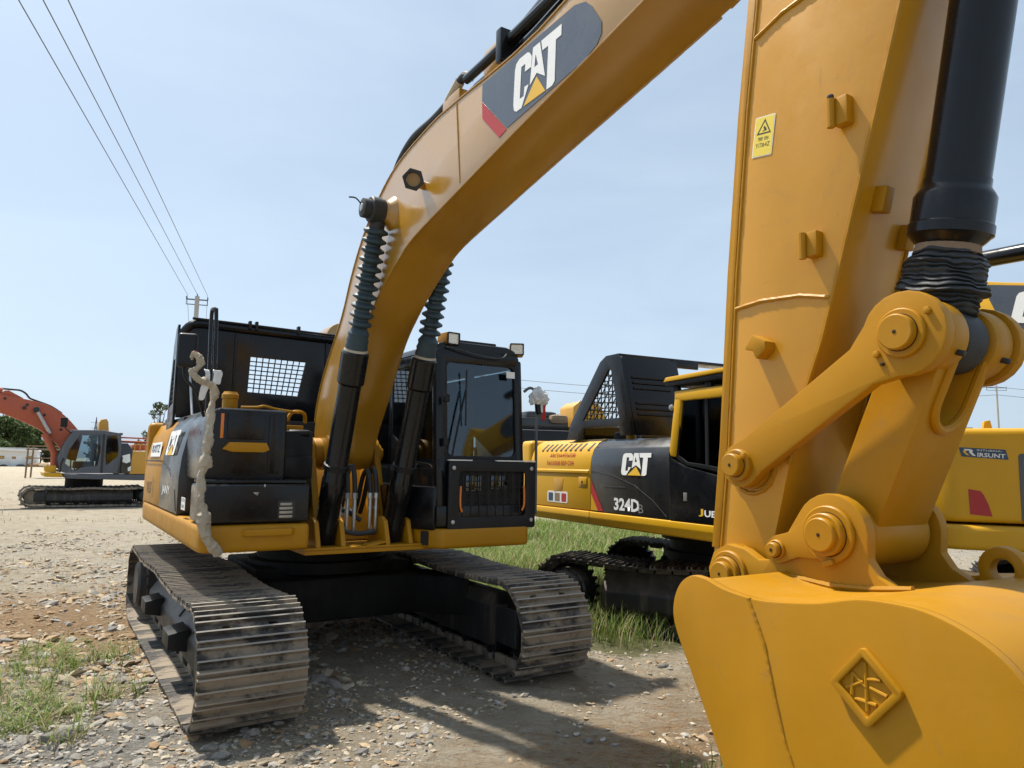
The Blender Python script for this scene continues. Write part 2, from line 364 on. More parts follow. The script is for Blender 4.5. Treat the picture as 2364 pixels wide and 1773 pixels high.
def lathe_boot(p0, p1, r0, r1, pitch, jit=.0):
    L = (Vector(p1) - Vector(p0)).length; k = int(L / pitch); prof = [(0, r0)]
    for i in range(k):
        t = i * L / k; a = r1 * (1 + jit * (rnd.random() - .5)); q = r0 * (1 + jit * (rnd.random() - .5)); h = L / k
        prof += [(t + .10 * h, q), (t + .38 * h, a * .97), (t + .5 * h, a), (t + .62 * h, a * .96), (t + .9 * h, q)]
    prof.append((L, r0)); b = B().lathe(p0, p1, prof, 24)
    if jit:
        b.v = [tuple(Vector(v) + noise.noise_vector(Vector(v) * 22) * .006 * (jit * 10)) for v in b.v]
    return b

# ------------------------------------------------------------------ ground
def gh(x, y):
    d = math.hypot(x, y)
    a = .022 if d < 40 else .05
    z = noise.noise(Vector((x * .35, y * .35, 3.1))) * a + noise.noise(Vector((x * 1.3, y * 1.3, 7))) * .012
    if d < 25:
        z += noise.noise(Vector((x * 3.6, y * 3.6, 1))) * .014 + abs(noise.noise(Vector((x * 8, y * 11, 5)))) * .016 + abs(noise.noise(Vector((x * 15, y * 17, 8)))) * .008
    k2 = max(0, 1 - math.hypot((x + 5.2) / 1.3, y - 8.2) / 2.6)
    z += k2 * .05 * abs(noise.noise(Vector((x * 1.9, y * 3.2, 12))))
    # rougher stony heap at the near left
    k = max(0, 1 - math.hypot(x + 3.0, y - 4.3) / 2.2)
    z += k * (.05 * noise.noise(Vector((x * 2.4, y * 2.4, 2))) + .03)
    return z - .012
def soil(x, y):                    # where the orange clay, the grey shale and the grassy earth lie
    g = lambda cx, cy, sx, sy: math.exp(-((x - cx) / sx) ** 2 - ((y - cy) / sy) ** 2)
    n_ = noise.noise(Vector((x * .5, y * .5, 17))); n2 = noise.noise(Vector((x * .45, y * .45, 41)))
    clay = .27 + .30 * n_ + .66 * g(-5.4, 8.6, 2.4, 1.4) + .5 * g(-4.0, 7.2, 1.4, .9) + .42 * g(1.3, 6.0, 1.1, 1.4) + .38 * g(.9, 4.6, .9, .6) + .3 * g(-.2, 4.2, .9, .5)
    grey = .17 + .30 * n2 + .65 * g(-2.7, 4.8, 1.1, 1.0) + .3 * g(-4.6, 13, 3, 2) + (.12 if y > 12 else 0)
    p = M1I @ Vector((x, y, 0))
    green = .9 * max(0, min(1, (-p.x - 1.9) / .5)) * max(0, min(1, (2.4 - p.y) / .8)) * max(0, min(1, (p.x + 9.5) / 2)) if -16 < p.y < 3 else 0
    return clay, grey, green
M1M = Matrix.Translation((-1.87, 7.465, 0)) @ Matrix.Rotation(R(212.27), 4, 'Z'); M1I = M1M.inverted()
def axis(lo, dense0, dense1, hi, step, grow):
    a = [dense0]
    while a[-1] < dense1: a.append(a[-1] + step)
    s = step
    while a[-1] < hi: s *= grow; a.append(a[-1] + s)
    b = []; s = step; q = dense0
    while q > lo: s *= grow; q -= s; b.append(q)
    return b[::-1] + a
def make_ground():
    X = axis(-900, -5.2, 4.2, 900, .035, 1.07); Y = axis(-60, 3.2, 10.5, 1500, .035, 1.055)
    vs = [(x, y, gh(x, y)) for y in Y for x in X]; nx = len(X)
    fs = [[j * nx + i, j * nx + i + 1, (j + 1) * nx + i + 1, (j + 1) * nx + i] for j in range(len(Y) - 1) for i in range(nx - 1)]
    b = B(); b.v = vs; b.f = fs
    o = b.build('ground', 'dirt', None, 60, kind='structure')
    ca = o.data.color_attributes.new('soil', 'FLOAT_COLOR', 'POINT')
    buf = np.zeros((len(vs), 4), np.float32); buf[:, 3] = 1
    for i, (x, y, z) in enumerate(vs): buf[i, :3] = soil(x, y)
    ca.data.foreach_set('color', buf.ravel()); return o
ground = make_ground()

# loose gravel, too many to count
def rock_template(k, flat_):
    bm = bmesh.new(); bmesh.ops.create_icosphere(bm, subdivisions=1 if k else 2, radius=1)
    for v in bm.verts:
        s = .72 + .55 * rnd.random() if k else .8 + .5 * noise.noise(v.co * 1.6 + Vector((rnd.random() * .2, k, 0)))
        v.co = Vector((v.co.x * s * (1.1 + .4 * rnd.random() if k else 1.25), v.co.y * s, v.co.z * s * flat_))
    bm.verts.index_update()
    r = (np.array([v.co[:] for v in bm.verts]), [[v.index for v in f.verts] for f in bm.faces]); bm.free(); return r
def gravel(name, label, mat, places):
    T = [rock_template(1, f) for f in (.45, .6, .3, .7, .5, .25)]
    V_ = []; F = []; o = 0
    for (x, y, s) in places:
        P, fs = T[rnd.randrange(6)]
        a = rnd.random() * 6.28; c, q = math.cos(a), math.sin(a)
        tl = rnd.uniform(-.4, .4)
        Q = P * s; Q = np.stack([Q[:, 0] * c - Q[:, 1] * q, Q[:, 0] * q + Q[:, 1] * c, Q[:, 2] + Q[:, 0] * tl], 1) + np.array([x, y, gh(x, y) + s * .12])
        V_.append(Q); F += [[i + o for i in f] for f in fs]; o += len(P)
    b = B(); b.v = [tuple(v) for v in np.concatenate(V_)]; b.f = F
    return b.build(name, mat, None, 0, label=label, cat='gravel', kind='stuff')
pl = []; pw = []; pc = []
for i in range(90000):
    # density falls with distance from the camera
    y = 3.1 + 15 * rnd.random() ** 2.3; x = rnd.uniform(-.80, .75) * (y + .8)
    nz = noise.noise(Vector((x * .9, y * .9, 11))) + .7 * noise.noise(Vector((x * 2.7, y * 2.7, 4)))
    left = max(0, 1 - math.hypot(x + 2.9, y - 4.6) / 2.6)
    mid_ = .55 * math.exp(-((x - .1) / 1.1) ** 2 - ((y - 4.6) / 1.0) ** 2)
    if nz + left * .9 - mid_ < rnd.uniform(-.35, .85): continue
    cl_, gr_, gn_ = soil(x, y)
    if gn_ > .5 and rnd.random() < .8: continue
    k = rnd.random()
    if k < .62: pc.append((x, y, .005 + .013 * rnd.random() ** 2 + .012 * rnd.random() ** 8))
    else:
        s = .006 + .015 * rnd.random() ** 3 + .034 * (rnd.random() ** 10) + left * .030 * rnd.random() ** 4
        (pw if rnd.random() < .15 + cl_ * .55 - left * .2 else pl).append((x, y, s))
for i in range(26000):                         # coarser broken rock over the open yard on the left
    y = 6 + 12 * rnd.random() ** 1.4; x = -y * rnd.uniform(.12, .86)
    nz = noise.noise(Vector((x * .7, y * .7, 33))) + .6 * noise.noise(Vector((x * 2.1, y * 2.1, 14)))
    if nz < rnd.uniform(-.25, .7): continue
    s = .012 + .020 * rnd.random() ** 2 + .05 * rnd.random() ** 9
    k = rnd.random(); (pw if k < .10 + .5 * soil(x, y)[0] else pc if k < .7 else pl).append((x, y, s))
gravel('gravel', 'pale grey gravel and broken stone chips strewn over the dirt', 'stone', pl)
gravel('gravel', 'orange brown gravel and clay crumbs strewn over the dirt', 'stone_warm', pw)
gravel('soil_crumbs', 'beige earth crumbs and grit covering the ground', 'clod', pc)

# ------------------------------------------------------------------ grass
def blades(name, label, places, mat='grass'):
    b = B(); V_ = []; F = []
    for (x, y, h, lean) in places:
        a = rnd.random() * 6.28; wd = .0022 + .0032 * rnd.random() + (.0012 * max(0, y - 8) if y > 8 else 0) * .5; z0 = gh(x, y) - .01
        dx, dy = math.cos(a), math.sin(a); k = lean * (.4 + rnd.random())
        o = len(V_)
        for t, ww in ((0, 1), (.45, .8), (.8, .5)):
            bx = x + dx * k * h * t * t; by = y + dy * k * h * t * t; bz = z0 + h * (t - .25 * k * t * t)
            V_ += [(bx - dy * wd * ww, by + dx * wd * ww, bz), (bx + dy * wd * ww, by - dx * wd * ww, bz)]
        V_.append((x + dx * k * h, y + dy * k * h, z0 + h * (1 - .3 * k)))
        F += [[o, o + 1, o + 3, o + 2], [o + 2, o + 3, o + 5, o + 4], [o + 4, o + 5, o + 6]]
    b.v = V_; b.f = F
    return b.build(name, mat, None, 0, label=label, cat='grass', kind='stuff')
def to_w(root, x, y):
    p = root @ Vector((x, y, 0)); return p.x, p.y
gp = []; gs = []
for i in range(40000):                         # strip between the two yellow excavators and the field behind them
    x = rnd.uniform(-5.2, -1.9); y = -17 + 19.2 * rnd.random() ** .62
    X_, Y_ = to_w(M1M, x, y)
    if Y_ > 32: continue
    edge = -1.95 - .25 * noise.noise(Vector((y * .8, 2, 1))) - max(0, (y - .2)) * .34
    if x > edge or (y > 1.3 and rnd.random() < (y - 1.3) * 1.4): continue
    dn = noise.noise(Vector((X_ * 1.4, Y_ * 1.4, 9)))
    if dn < -.32 + rnd.uniform(-.1, .1): continue
    h = (.12 + .26 * rnd.random() + .10 * dn) * (1.25 if y < -2 else 1.05)
    (gs if rnd.random() < .22 else gp).append((X_, Y_, max(.05, h), .55))
blades('grass', 'long green grass growing between the two yellow excavators', gp)
blades('dry_grass', 'pale dry grass stalks among the green grass between the excavators', gs, 'straw')
gf = []; gfs = []
for i in range(30000):                         # meadow behind and under the second excavator
    Y_ = 9.2 + 13 * rnd.random() ** .8; X_ = rnd.uniform(-.16, .30) * Y_
    if X_ > 4.2 + noise.noise(Vector((Y_, 0, 3))) or X_ < -1.2: continue
    p = M1I @ Vector((X_, Y_, 0))
    if p.x > -1.9: continue
    dn = noise.noise(Vector((X_ * 1.1, Y_ * 1.1, 9)))
    if dn < -.35: continue
    (gfs if rnd.random() < .2 else gf).append((X_, Y_, rnd.uniform(.12, .34), .55))
blades('grass', 'meadow of long green grass behind and beneath the 324D excavator', gf)
blades('dry_grass', 'pale stalks in the meadow beneath the 324D excavator', gfs, 'straw')
g2 = []; g2s = []
cl = [(-3.45, 5.35, .26), (-3.7, 5.75, .25), (-3.25, 5.0, .22), (-3.95, 6.3, .3), (-3.05, 5.25, .16), (-3.6, 6.6, .2), (-2.95, 5.7, .13), (-4.2, 6.9, .22), (-2.75, 4.75, .08), (-2.5, 6.3, .05)]
for cx, cy, r in cl:
    for i in range(int(215 * r)):
        x = rnd.gauss(cx, r * .75); y = rnd.gauss(cy, r * .75); hh = rnd.uniform(.07, .27)
        for k in range(rnd.randrange(3, 9)): (g2s if rnd.random() < .3 else g2).append((x + rnd.gauss(0, .012), y + rnd.gauss(0, .012), hh * rnd.uniform(.4, 1.1), 1.0))
blades('grass', 'green weedy grass clump growing among stones at the left edge', g2)
blades('dry_grass', 'dry straw stalks in the weedy clump at the left edge', g2s, 'straw')
g3 = []
for cx, cy, r, k in ((1.05, 4.05, .16, 150), (1.35, 4.2, .14, 130), (.8, 3.95, .1, 50), (1.55, 4.3, .16, 100), (1.2, 4.4, .2, 60), (-2.0, 4.0, .06, 40), (-2.2, 13.5, .4, 250), (.6, 4.15, .2, 40)):
    for i in range(k): g3.append((rnd.gauss(cx, r), rnd.gauss(cy, r * .8), rnd.uniform(.04, .17), .5))
blades('grass', 'thin green grass tufts sprouting from bare dirt beside the bucket', g3)
g4 = []
for i in range(2600):                          # dry tufts out in the open yard
    y = 9 + 30 * rnd.random(); x = -y * rnd.uniform(.28, .85)
    if noise.noise(Vector((x * .35, y * .35, 21))) < .18: continue
    g4.append((x, y, rnd.uniform(.04, .13), .6))
blades('dry_grass', 'sparse dry grass scattered over the pale yard on the left', g4, 'straw')

# ------------------------------------------------------------------ single stones that can be told apart
def W(u, v):      # ground point from the survey of the photograph (full-frame fractions), used once to place stones
    f = .716; pit = R(6.216); ro = R(.881)
    X_ = (u - .5); Y_ = (v - .5) * .75
    x = X_ * math.cos(ro) + Y_ * math.sin(ro); y = -X_ * math.sin(ro) + Y_ * math.cos(ro)
    d = Vector((x / f, math.cos(pit) + y / f * math.sin(pit), math.sin(pit) - y / f * math.cos(pit)))
    return (d * (1.767 / -d.z)).xy
ST = [(.372, .935, .055), (.381, .932, .042), (.390, .941, .06), (.402, .957, .072), (.414, .952, .075), (.424, .958, .05), (.366, .949, .05), (.358, .945, .04), (.380, .957, .04),
      (.408, .966, .05), (.419, .968, .07), (.395, .968, .035), (.502, .905, .05), (.513, .905, .075), (.483, .912, .045), (.398, .922, .035), (.345, .93, .05),
      (.553, .960, .05), (.563, .957, .055), (.575, .968, .07), (.590, .965, .06), (.60, .972, .05), (.545, .954, .04), (.648, .868, .10), (.632, .846, .05), (.615, .826, .07), (.625, .83, .06), (.64, .84, .05), (.655, .872, .06),
      (.66, .885, .045), (.055, .965, .16), (.12, .955, .07), (.15, .948, .11), (.095, .94, .07), (.02, .97, .12), (.075, .99, .09), (.17, .93, .06), (.10, .925, .05), (.205, .975, .10), (.215, .985, .09), (.195, .99, .07), (.23, .97, .05), (.03, .9, .08), (.12, .86, .05), (.06, .85, .06), (.14, .9, .07)]
def stones():
    proto = []
    for k in range(7):
        bm = bmesh.new(); bmesh.ops.create_icosphere(bm, subdivisions=2, radius=1)
        off = Vector((k * 3.3, 1, 0))
        cuts = [Vector((rnd.gauss(0, 1), rnd.gauss(0, 1), rnd.gauss(0, .8))).normalized() for _ in range(7)]
        for v in bm.verts:
            for c in cuts:
                t = v.co.dot(c)
                if t > .62: v.co -= c * (t - .62) * .92
            v.co *= 1 + .16 * noise.noise(v.co * 2.2 + off)
            v.co.x *= 1.15; v.co.z *= .62
        me = bpy.data.meshes.new('stone'); bm.to_mesh(me); bm.free(); me.shade_smooth(); me.set_sharp_from_angle(angle=R(28)); proto.append(me)
    for k, (u, v, s) in enumerate(ST):
        x, y = W(u, v); me = proto[k % 7]
        if k < 7: me.materials.append(MT['stone'])
        o = bpy.data.objects.new('stone', me); col.objects.link(o); q = s * .5
        o.location = (x, y, gh(x, y) + q * .22); o.scale = (q * rnd.uniform(.9, 1.3), q * rnd.uniform(.8, 1.1), q * rnd.uniform(.7, 1.1))
        o.rotation_euler = (rnd.uniform(-.2, .2), rnd.uniform(-.2, .2), rnd.random() * 6.28)
        tag(o, 'loose grey stone ' + ('in the small heap on sunlit dirt between the tracks' if .33 < u < .43 else 'beside the front of the right hand track' if .47 < u < .53 else 'in the boom shadow on the dirt' if .53 < u < .61 else 'on the orange dirt between grass and bucket' if u > .61 else 'at the foot of the left hand track' if u > .16 else 'among the chips at the bottom left corner'), 'stone', 'loose stones on the dirt')
stones()

# ------------------------------------------------------------------ tracks (shared by all excavators)
def shoe_mesh(wd, pitch, fine=True, mat='track_steel', holes=True):
    b = B(); h = pitch / 2
    if fine:
        hs = [[(x_ + .055 * math.cos(R(45 * q + 22)) , -.001 + .020 * math.sin(R(45 * q + 22))) for q in range(8)] for x_ in (-.13, .12)] if holes else []
        b.prism([(-wd / 2, -h + .003), (wd / 2, -h + .003), (wd / 2, h - .003), (-wd / 2, h - .003)], 2, -.046, -.032, 0, hs)
        for y, z in ((h - .016, 0), (.036, -.004), (-.040, -.003)):
            b.prism([(y - .014, -.0325), (y - .005, z), (y + .006, z), (y + .012, -.0325)], 0, -wd / 2 + .002, wd / 2 - .002, 0)
        b.bb((-wd / 2 + .001, -h - .010, -.040), (wd / 2 - .001, -h + .012, -.030), 0)
        for s in (-1, 1): b.bb((s * .075, -h + .01, -.11), (s * .115, h - .01, -.034), .006)
    else:
        b.bb((-wd / 2, -h + .004, -.085), (wd / 2, h - .004, -.02), 0); b.bb((-wd / 2, h - .03, -.0225), (wd / 2, h - .006, 0), 0)
    me = b.mesh('track_shoe', 0); me.materials.append(MT[mat]); me.materials.append(MT['worn_steel'])
    if mat == 'track_steel':
        for p_ in me.polygons:
            if p_.normal.z > .9 and p_.center.z > -.006: p_.material_index = 1
    return me
def track_path(yf, yr, Rf, Rr, sag):
    P = []
    def seg(a, b, n): P.extend([(a[0] + (b[0] - a[0]) * i / n, a[1] + (b[1] - a[1]) * i / n) for i in range(n)])
    seg((yr, 0), (yf, 0), 60)
    P.extend(arc((yf, Rf), Rf, -90, 90, 60)[:-1])
    n = 80
    for i in range(n):
        t = i / n; P.append((yf + (yr - yf) * t, 2 * Rf + (2 * Rr - 2 * Rf) * t - sag * abs(math.sin(math.pi * t * 2)) ** 1.5))
    P.extend(arc((yr, Rr), Rr, 90, 270, 60)[:-1]); P.append(P[0])
    return P
def put_shoes(parent, me, xc, path, pitch, jit=.0):
    L = [0]
    for a, b in zip(path[:-1], path[1:]): L.append(L[-1] + math.hypot(b[0] - a[0], b[1] - a[1]))
    n = round(L[-1] / pitch); j = 0
    for i in range(n):
        t = i * L[-1] / n
        while L[j + 1] < t: j += 1
        a, b = path[j], path[j + 1]; k = (t - L[j]) / max(1e-9, L[j + 1] - L[j])
        y = a[0] + (b[0] - a[0]) * k; z = a[1] + (b[1] - a[1]) * k
        d = Vector((0, b[0] - a[0], b[1] - a[1])).normalized(); nz = Vector((0, d.z, -d.y))
        M = Matrix((d.cross(nz), d, nz)).transposed().to_4x4(); M.translation = (xc + rnd.uniform(-.004, .004), y, z)
        M = M @ Matrix.Rotation(rnd.uniform(-1, 1) * jit, 4, 'X')
        inst('track_shoe', me[0 if rnd.random() < .45 else 1], parent, M)
def undercarriage(root, xc, wd, yf, yr, Rf, Rr, pitch=.19, sides=(1, -1), full=True, frame_mat='black_frame', sag=.03, detail=True, guard=True, shoe_mat='track_steel'):
    me = [shoe_mesh(wd, pitch, detail, shoe_mat, True), shoe_mesh(wd, pitch, detail, shoe_mat, False)]
    path = track_path(yf, yr, Rf, Rr, sag)
    for s in sides:
        X = lambda a: s * (xc + a)
        b = B()                                   # frame: pentagonal box with a sloping outer shoulder
        prof = [(-.16, .17), (.15, .17), (.205, .24), (.205, .40), (.04, .62), (-.10, .62), (-.16, .5)]
        pts = [(X(x), z) for x, z in prof]
        b.prism(pts, 1, yr + .42, yf - .42, .02)
        b.bb((X(-.12), yf - .46, .20), (X(.12), yf - .06, .52), .03)
        fr = b.build('track_frame', frame_mat, root)
        gb = None if not guard else B().prism([(yf - .50, .14), (yf + .02, .12), (yf + .20, .20), (yf + .25, .36), (yf + .18, .56), (yf - .02, .66), (yf - .35, .66), (yf - .50, .55)], 0, X(.16), X(.215), .02)
        if guard: gb.build('idler_guard', 'black_satin', fr)
        B().cyl((X(-.09), yf, Rf), (X(.09), yf, Rf), Rf - .12, 40).build('idler', 'carbody', fr)
        sp = B(); k = 21
        pts = []
        for i in range(k):
            a0 = 360 / k * i
            for da, rr in ((0, Rr - .12), (4, Rr - .075), (9, Rr - .075), (13, Rr - .12)): 
                pts.append((yr + rr * math.cos(R(a0 + da)), Rr + rr * math.sin(R(a0 + da))))
        sp.prism(pts, 0, X(-.05), X(.03), 0)
        sp.build('sprocket', 'carbody', fr)
        hub = B().lathe((X(.0), yr, Rr), (X(.24), yr, Rr), [(0, Rr - .145), (.20, Rr - .145), (.215, Rr - .165), (.27, Rr - .17), (.295, Rr - .20)], 32)
        hub.build('final_drive', 'black_frame', fr)
        hb = B()
        for i in range(14):
            a = 2 * math.pi * i / 14
            p = Vector((0, yr + (Rr - .158) * math.cos(a), Rr + (Rr - .158) * math.sin(a)))
            hb.cyl((X(.205), p.y, p.z), (X(.229), p.y, p.z), .012, 6, .002)
        hb.build('hub_bolt_ring', 'black_frame', fr, kind='stuff')
        if full:
            for i in range(7):
                y = yr + .5 + (yf - yr - 1.0) * i / 6
                B().lathe((X(-.12), y, .155), (X(.14), y, .155), [(0, .06), (.02, .09), (.07, .09), (.075, .075), (.185, .075), (.19, .09), (.24, .09), (.26, .06)], 20).build('roller', 'carbody', fr)
            for y in (yr + 1.3, yf - 1.2):
                B().lathe((X(-.1), y, .68), (X(.1), y, .68), [(0, .05), (.02, .06), (.18, .06), (.2, .05)], 16).build('carrier_roller', 'carbody', fr)
        put_shoes(fr, me, s * xc, path, pitch, .02)
        yield s, fr

# ------------------------------------------------------------------ the main excavator
XB = .10                                        # boom centre plane
EX = empty('excavator', (-1.87, 7.465, 0), 212.27, 'large yellow excavator in front with black cab and its bucket beside the camera', 'excavator')
for s, fr in undercarriage(EX, 1.185, .69, 2.0, -1.75, .405, .41):
    X = lambda a: s * (1.185 + a)
    for y in (.95, -.55):                       # climbing steps
        st = B(); st.prism([(X(.19), .47), (X(.34), .44), (X(.34), .33), (X(.325), .33), (X(.325), .425), (X(.19), .45)], 1, y - .16, y + .16, .006)
        for q in (-.16, .15): st.prism([(X(.19), .30), (X(.34), .33), (X(.34), .44), (X(.19), .47)], 1, y + q, y + q + .012, .003)
        st.build('step', 'black_satin', fr)
    for y in (.45, 1.15): B().box((X(.125), y, .517), (.17, .05, .012), .004, (0, s * 53, 0)).build('slot_cover', 'ink', fr)
    B().box((X(.217), 1.92, .40), (.004, .09, .085), .001).build('warning_sticker', 'yellow_decal', fr)
    if s > 0: B().box((X(.208), .55, .36), (.004, .035, .09), .001).build('warning_sticker', 'yellow_decal', fr)
b = B()                                         # car body: centre box and four arms
b.prism([(-.75, .45), (.75, .45), (.75, -.75), (-.75, -.75)], 2, .42, .80, .03)
for sx in (-1, 1):
    for sy in (-1, 1):
        b.prism([(sx * .45, sy * .05), (sx * .55, sy * .62), (sx * 1.06, sy * 1.12), (sx * 1.06, sy * .55)], 2, .34, .70, .03)
b.prism([(-1.05, .34), (1.05, .34), (1.05, .52), (.70, .72), (-.70, .72), (-1.05, .52)], 1, .55, .75, .03)
b.build('car_body', 'carbody', EX)
b = B().lathe((0, 0, .74), (0, 0, 1.06), [(0, .70), (.10, .70), (.11, .62), (.20, .62), (.21, .72), (.32, .72)], 56)
b.build('swing_bearing', 'carbody', EX)

# upper frame
b = B()
b.prism([(.62, 1.45), (.62, -2.0), (-.50, -2.0), (-.50, 1.45)], 2, 1.02, 1.055, .006)
b.prism([(.60, 1.06), (.60, 1.3), (-.42, 1.3), (-.42, 1.06)], 1, -.3, .30, .01)
b.build('deck_plate', 'yellow', EX)
b = B().prism([(.88, 1.07), (.30, 1.95), (.22, 1.95), (.80, 1.07)], 0, -.22, .42, .008)
b.build('front_bulkhead', 'yellow', EX)
for x0, x1 in ((.375, .435), (-.235, -.175)):   # boom foot brackets
    pr = [(1.30, 1.055), (1.22, 1.12), (1.08, 1.22), (.95, 1.55)] + arc((.70, 1.84), .155, -10, 190, 10) + [(.42, 1.5), (.15, 1.055)]
    o = B().prism(pr, 0, x0, x1, .012).build('boom_bracket', 'yellow', EX)
    e = x1 if x0 > 0 else x0; d = .06 if x0 > 0 else -.06
    q = B().lathe((e - d * .3, .70, 1.84), (e + d, .70, 1.84), [(0, .10), (.05, .10), (.062, .088), (.063, .06), (.085, .058), (.09, .045)], 24); q.build('pin_boss', 'yellow', o)
    B().box((e + d * .35, .72, 1.66), (.03, .09, .06), .008).build('pin_lock', 'yellow', o)
for xc in (.40, -.20):                          # lift cylinder clevises
    for q in (-.125, .085):
        pr = [(1.42, 1.055), (1.40, 1.12)] + arc((1.25, 1.10), .105, 10, 150, 8) + [(1.05, 1.12), (.95, 1.055)]
        pr = [(1.44, 1.055), (1.43, 1.10), (1.39, 1.20), (1.36, 1.27), (1.30, 1.30), (1.22, 1.30), (1.12, 1.20), (.98, 1.055)]
        B().prism(pr, 0, xc + q, xc + q + .04, .008).build('cylinder_bracket', 'yellow', EX)
B().bb((-.52, 1.30, 1.056), (.63, 1.46, 1.074), .006).build('deck_lip', 'yellow', EX)
b = B().box((.02, 1.40, 1.085), (.20, .10, .02), .006, (0, 8, 12)); b.build('loose_bracket', 'yellow', EX)
# hoses and couplings under the boom foot
for k, (x, h, l) in enumerate(((.27, .66, .17), (.205, .70, .16), (.14, .68, .14), (.00, .64, .18), (-.055, .66, .15))):
    o = B().tube([(x, 1.22, 1.18), (x + .005, 1.24, 1.32), (x, 1.23, 1.46)], .017, 12, 4).build('hose_coupling', 'silver', EX)
    B().cyl((x, 1.23, 1.45), (x, 1.23, 1.50), .024, 6, .003).build('hex_nut', 'silver', o)
    B().cyl((x + .004, 1.236, 1.36), (x + .002, 1.234, 1.385), .021, 6, .003).build('hex_nut', 'silver', o)
    B().tube([(x, 1.23, 1.49), (x, 1.22, 1.56), (x, 1.19, 1.05 + h * .92), (x - .01, 1.10, 1.05 + h), (x - .02, .98, 1.05 + h * .90), (x - .02, .88, 1.42), (x - .02, .8, 1.30)], .021, 12, 5).build('hose', 'rubber', o)
b = B()
b.tube([(.33, 1.25, 1.40), (.31, 1.26, 1.28), (.24, 1.27, 1.19), (.12, 1.28, 1.16), (-.04, 1.27, 1.17)], .022, 10, 5)
b.tube([(.30, 1.18, 1.36), (.18, 1.16, 1.34), (.06, 1.18, 1.26)], .02, 10, 5)
b.build('lower_hose', 'rubber', EX)
B().bb((.10, 1.0, 1.30), (.33, 1.12, 1.36), .01).build('valve_block', 'silver', EX)

# right side (image left): skirt, tool box, tank, panels, counterweight
sk = [(.63, 1.6), (1.34, 1.6), (1.42, 1.57), (1.44, 1.48), (1.44, -1.95), (1.2, -2.1), (.9, -2.1), (.9, 1.0), (.63, 1.0)]
o = B().prism(sk, 2, 1.085, 1.288, .045, seg=4).build('side_skirt', 'yellow', EX)
B().prism([(.74, 1.59), (.78, 1.635), (1.10, 1.635), (1.15, 1.59)], 2, 1.205, 1.255, .006).build('skirt_step', 'yellow', o)
o = B().bb((.638, 1.12, 1.297), (1.432, 1.60, 1.585), .03, 3).build('tool_box', 'black', EX)
B().bb((.66, 1.10, 1.588), (1.41, 1.56, 1.615), .01).build('lid', 'black', o)
B().bb((.755, 1.599, 1.325), (.885, 1.604, 1.46), .002).build('vent_recess', 'ink', o)
for k in range(4): B().box((.825, 1.606, 1.343 + k * .031), (.10 - (k == 3) * .012, .010, .020), .003, (-18, 0, 0)).build('vent_slat', 'silver', o)
B().prism([(1.04, 1.50), (1.075, 1.525), (1.03, 1.525), (1.055, 1.51), (1.01, 1.50)][:4], 1, 1.60, 1.603, 0).build('latch_mark', 'silver', o)
B().box((.99, 1.603, 1.575), (.012, .006, .02), .002).build('latch', 'silver', o)
q = B().box((1.4325, .80, 1.405), (.003, .19, .10), 0).build('label_plate', 'white_decal', o)
text(q, 'label_text', 'CAUTION', frame((1.4342, .72, 1.42), (0, 1, 0), (0, 0, 1)), .03, 'ink', .16)
text(q, 'label_text', '504-81', frame((1.4342, .73, 1.37), (0, 1, 0), (0, 0, 1)), .03, 'ink', .13)
o = B().prism([(.775, 1.60), (1.385, 1.60), (1.385, 1.95), (1.36, 2.10), (1.30, 2.165), (.775, 2.165)], 1, .47, 1.36, .035, seg=3).build('tank', 'black', EX)
B().prism([(.925, 1.845), (.95, 1.90), (1.22, 1.90), (1.27, 1.845), (1.20, 1.825), (.97, 1.825)], 1, 1.355, 1.44, .008).build('step', 'yellow', o)
B().bb((.955, 1.35, 1.925), (1.235, 1.372, 2.13), .008).build('access_panel', 'black', o)
B().bb((.83, 1.35, 1.66), (.92, 1.368, 2.13), .006).build('access_panel', 'black', o)
B().bb((1.262, 1.352, 1.93), (1.285, 1.366, 2.12), .003).build('reflector', 'amber', o)
f = B().lathe((1.155, 1.0, 2.16), (1.155, 1.0, 2.32), [(0, .07), (.01, .06), (.10, .06), (.105, .066), (.135, .066), (.15, .055), (.16, .05)], 28).build('filler_cap', 'yellow', o)
B().tube([(1.12, 1.25, 2.18), (1.0, 1.26, 2.185), (.93, 1.22, 2.20), (.82, 1.2, 2.18), (.62, 1.1, 2.17)], .012, 8, 4).build('pipe', 'yellow', o)
B().tube([(.70, 1.05, 2.10), (.66, 1.05, 2.17), (.58, 1.03, 2.18), (.52, .95, 2.16), (.50, .9, 2.10)], .016, 8, 4).build('pipe', 'yellow', o)
b = B(); b.bb((.46, .3, 1.35), (.77, 1.05, 2.02), .03); b.bb((.48, .95, 1.62), (.74, 1.12, 1.80), .02); b.cyl((.66, 1.0, 2.0), (.5, 1.05, 2.0), .03)
b.build('pump_unit', 'black_satin', EX)
B().bb((.48, .72, 2.03), (.80, .80, 2.075), .006).build('beam', 'yellow', EX)
hp = [(1.432, 1.295), (1.432, 1.6), (1.415, 1.79), (1.37, 2.0), (1.30, 2.13), (1.21, 2.205), (.5, 2.22), (.5, 1.295)]
o = B().prism(hp, 1, .455, -.70, .012).build('side_panel', 'black_panel', EX)
cat_logo(o, frame((1.4385, -.42, 1.80), (0, 1, 0), (-.19, 0, 1)), .62, .23, .003, -.004)
text(o, 'model_text', 'JANY', frame((1.4335, -.50, 1.42), (0, 1, 0), (0, 0, 1)), .10, 'white_decal', .50, .0015, .02)
B().weld([(1.434, .42, 1.32), (1.434, .30, 1.5), (1.434, -.1, 1.66), (1.434, -.68, 1.73)], .004).build('panel_seam', 'black_satin', o)
o = B().prism(hp, 1, -.707, -2.02, .012).build('side_panel', 'yellow', EX)
B().bb((1.430, -2.0, 1.735), (1.435, -.72, 1.75), .002).build('panel_seam', 'ink', o)
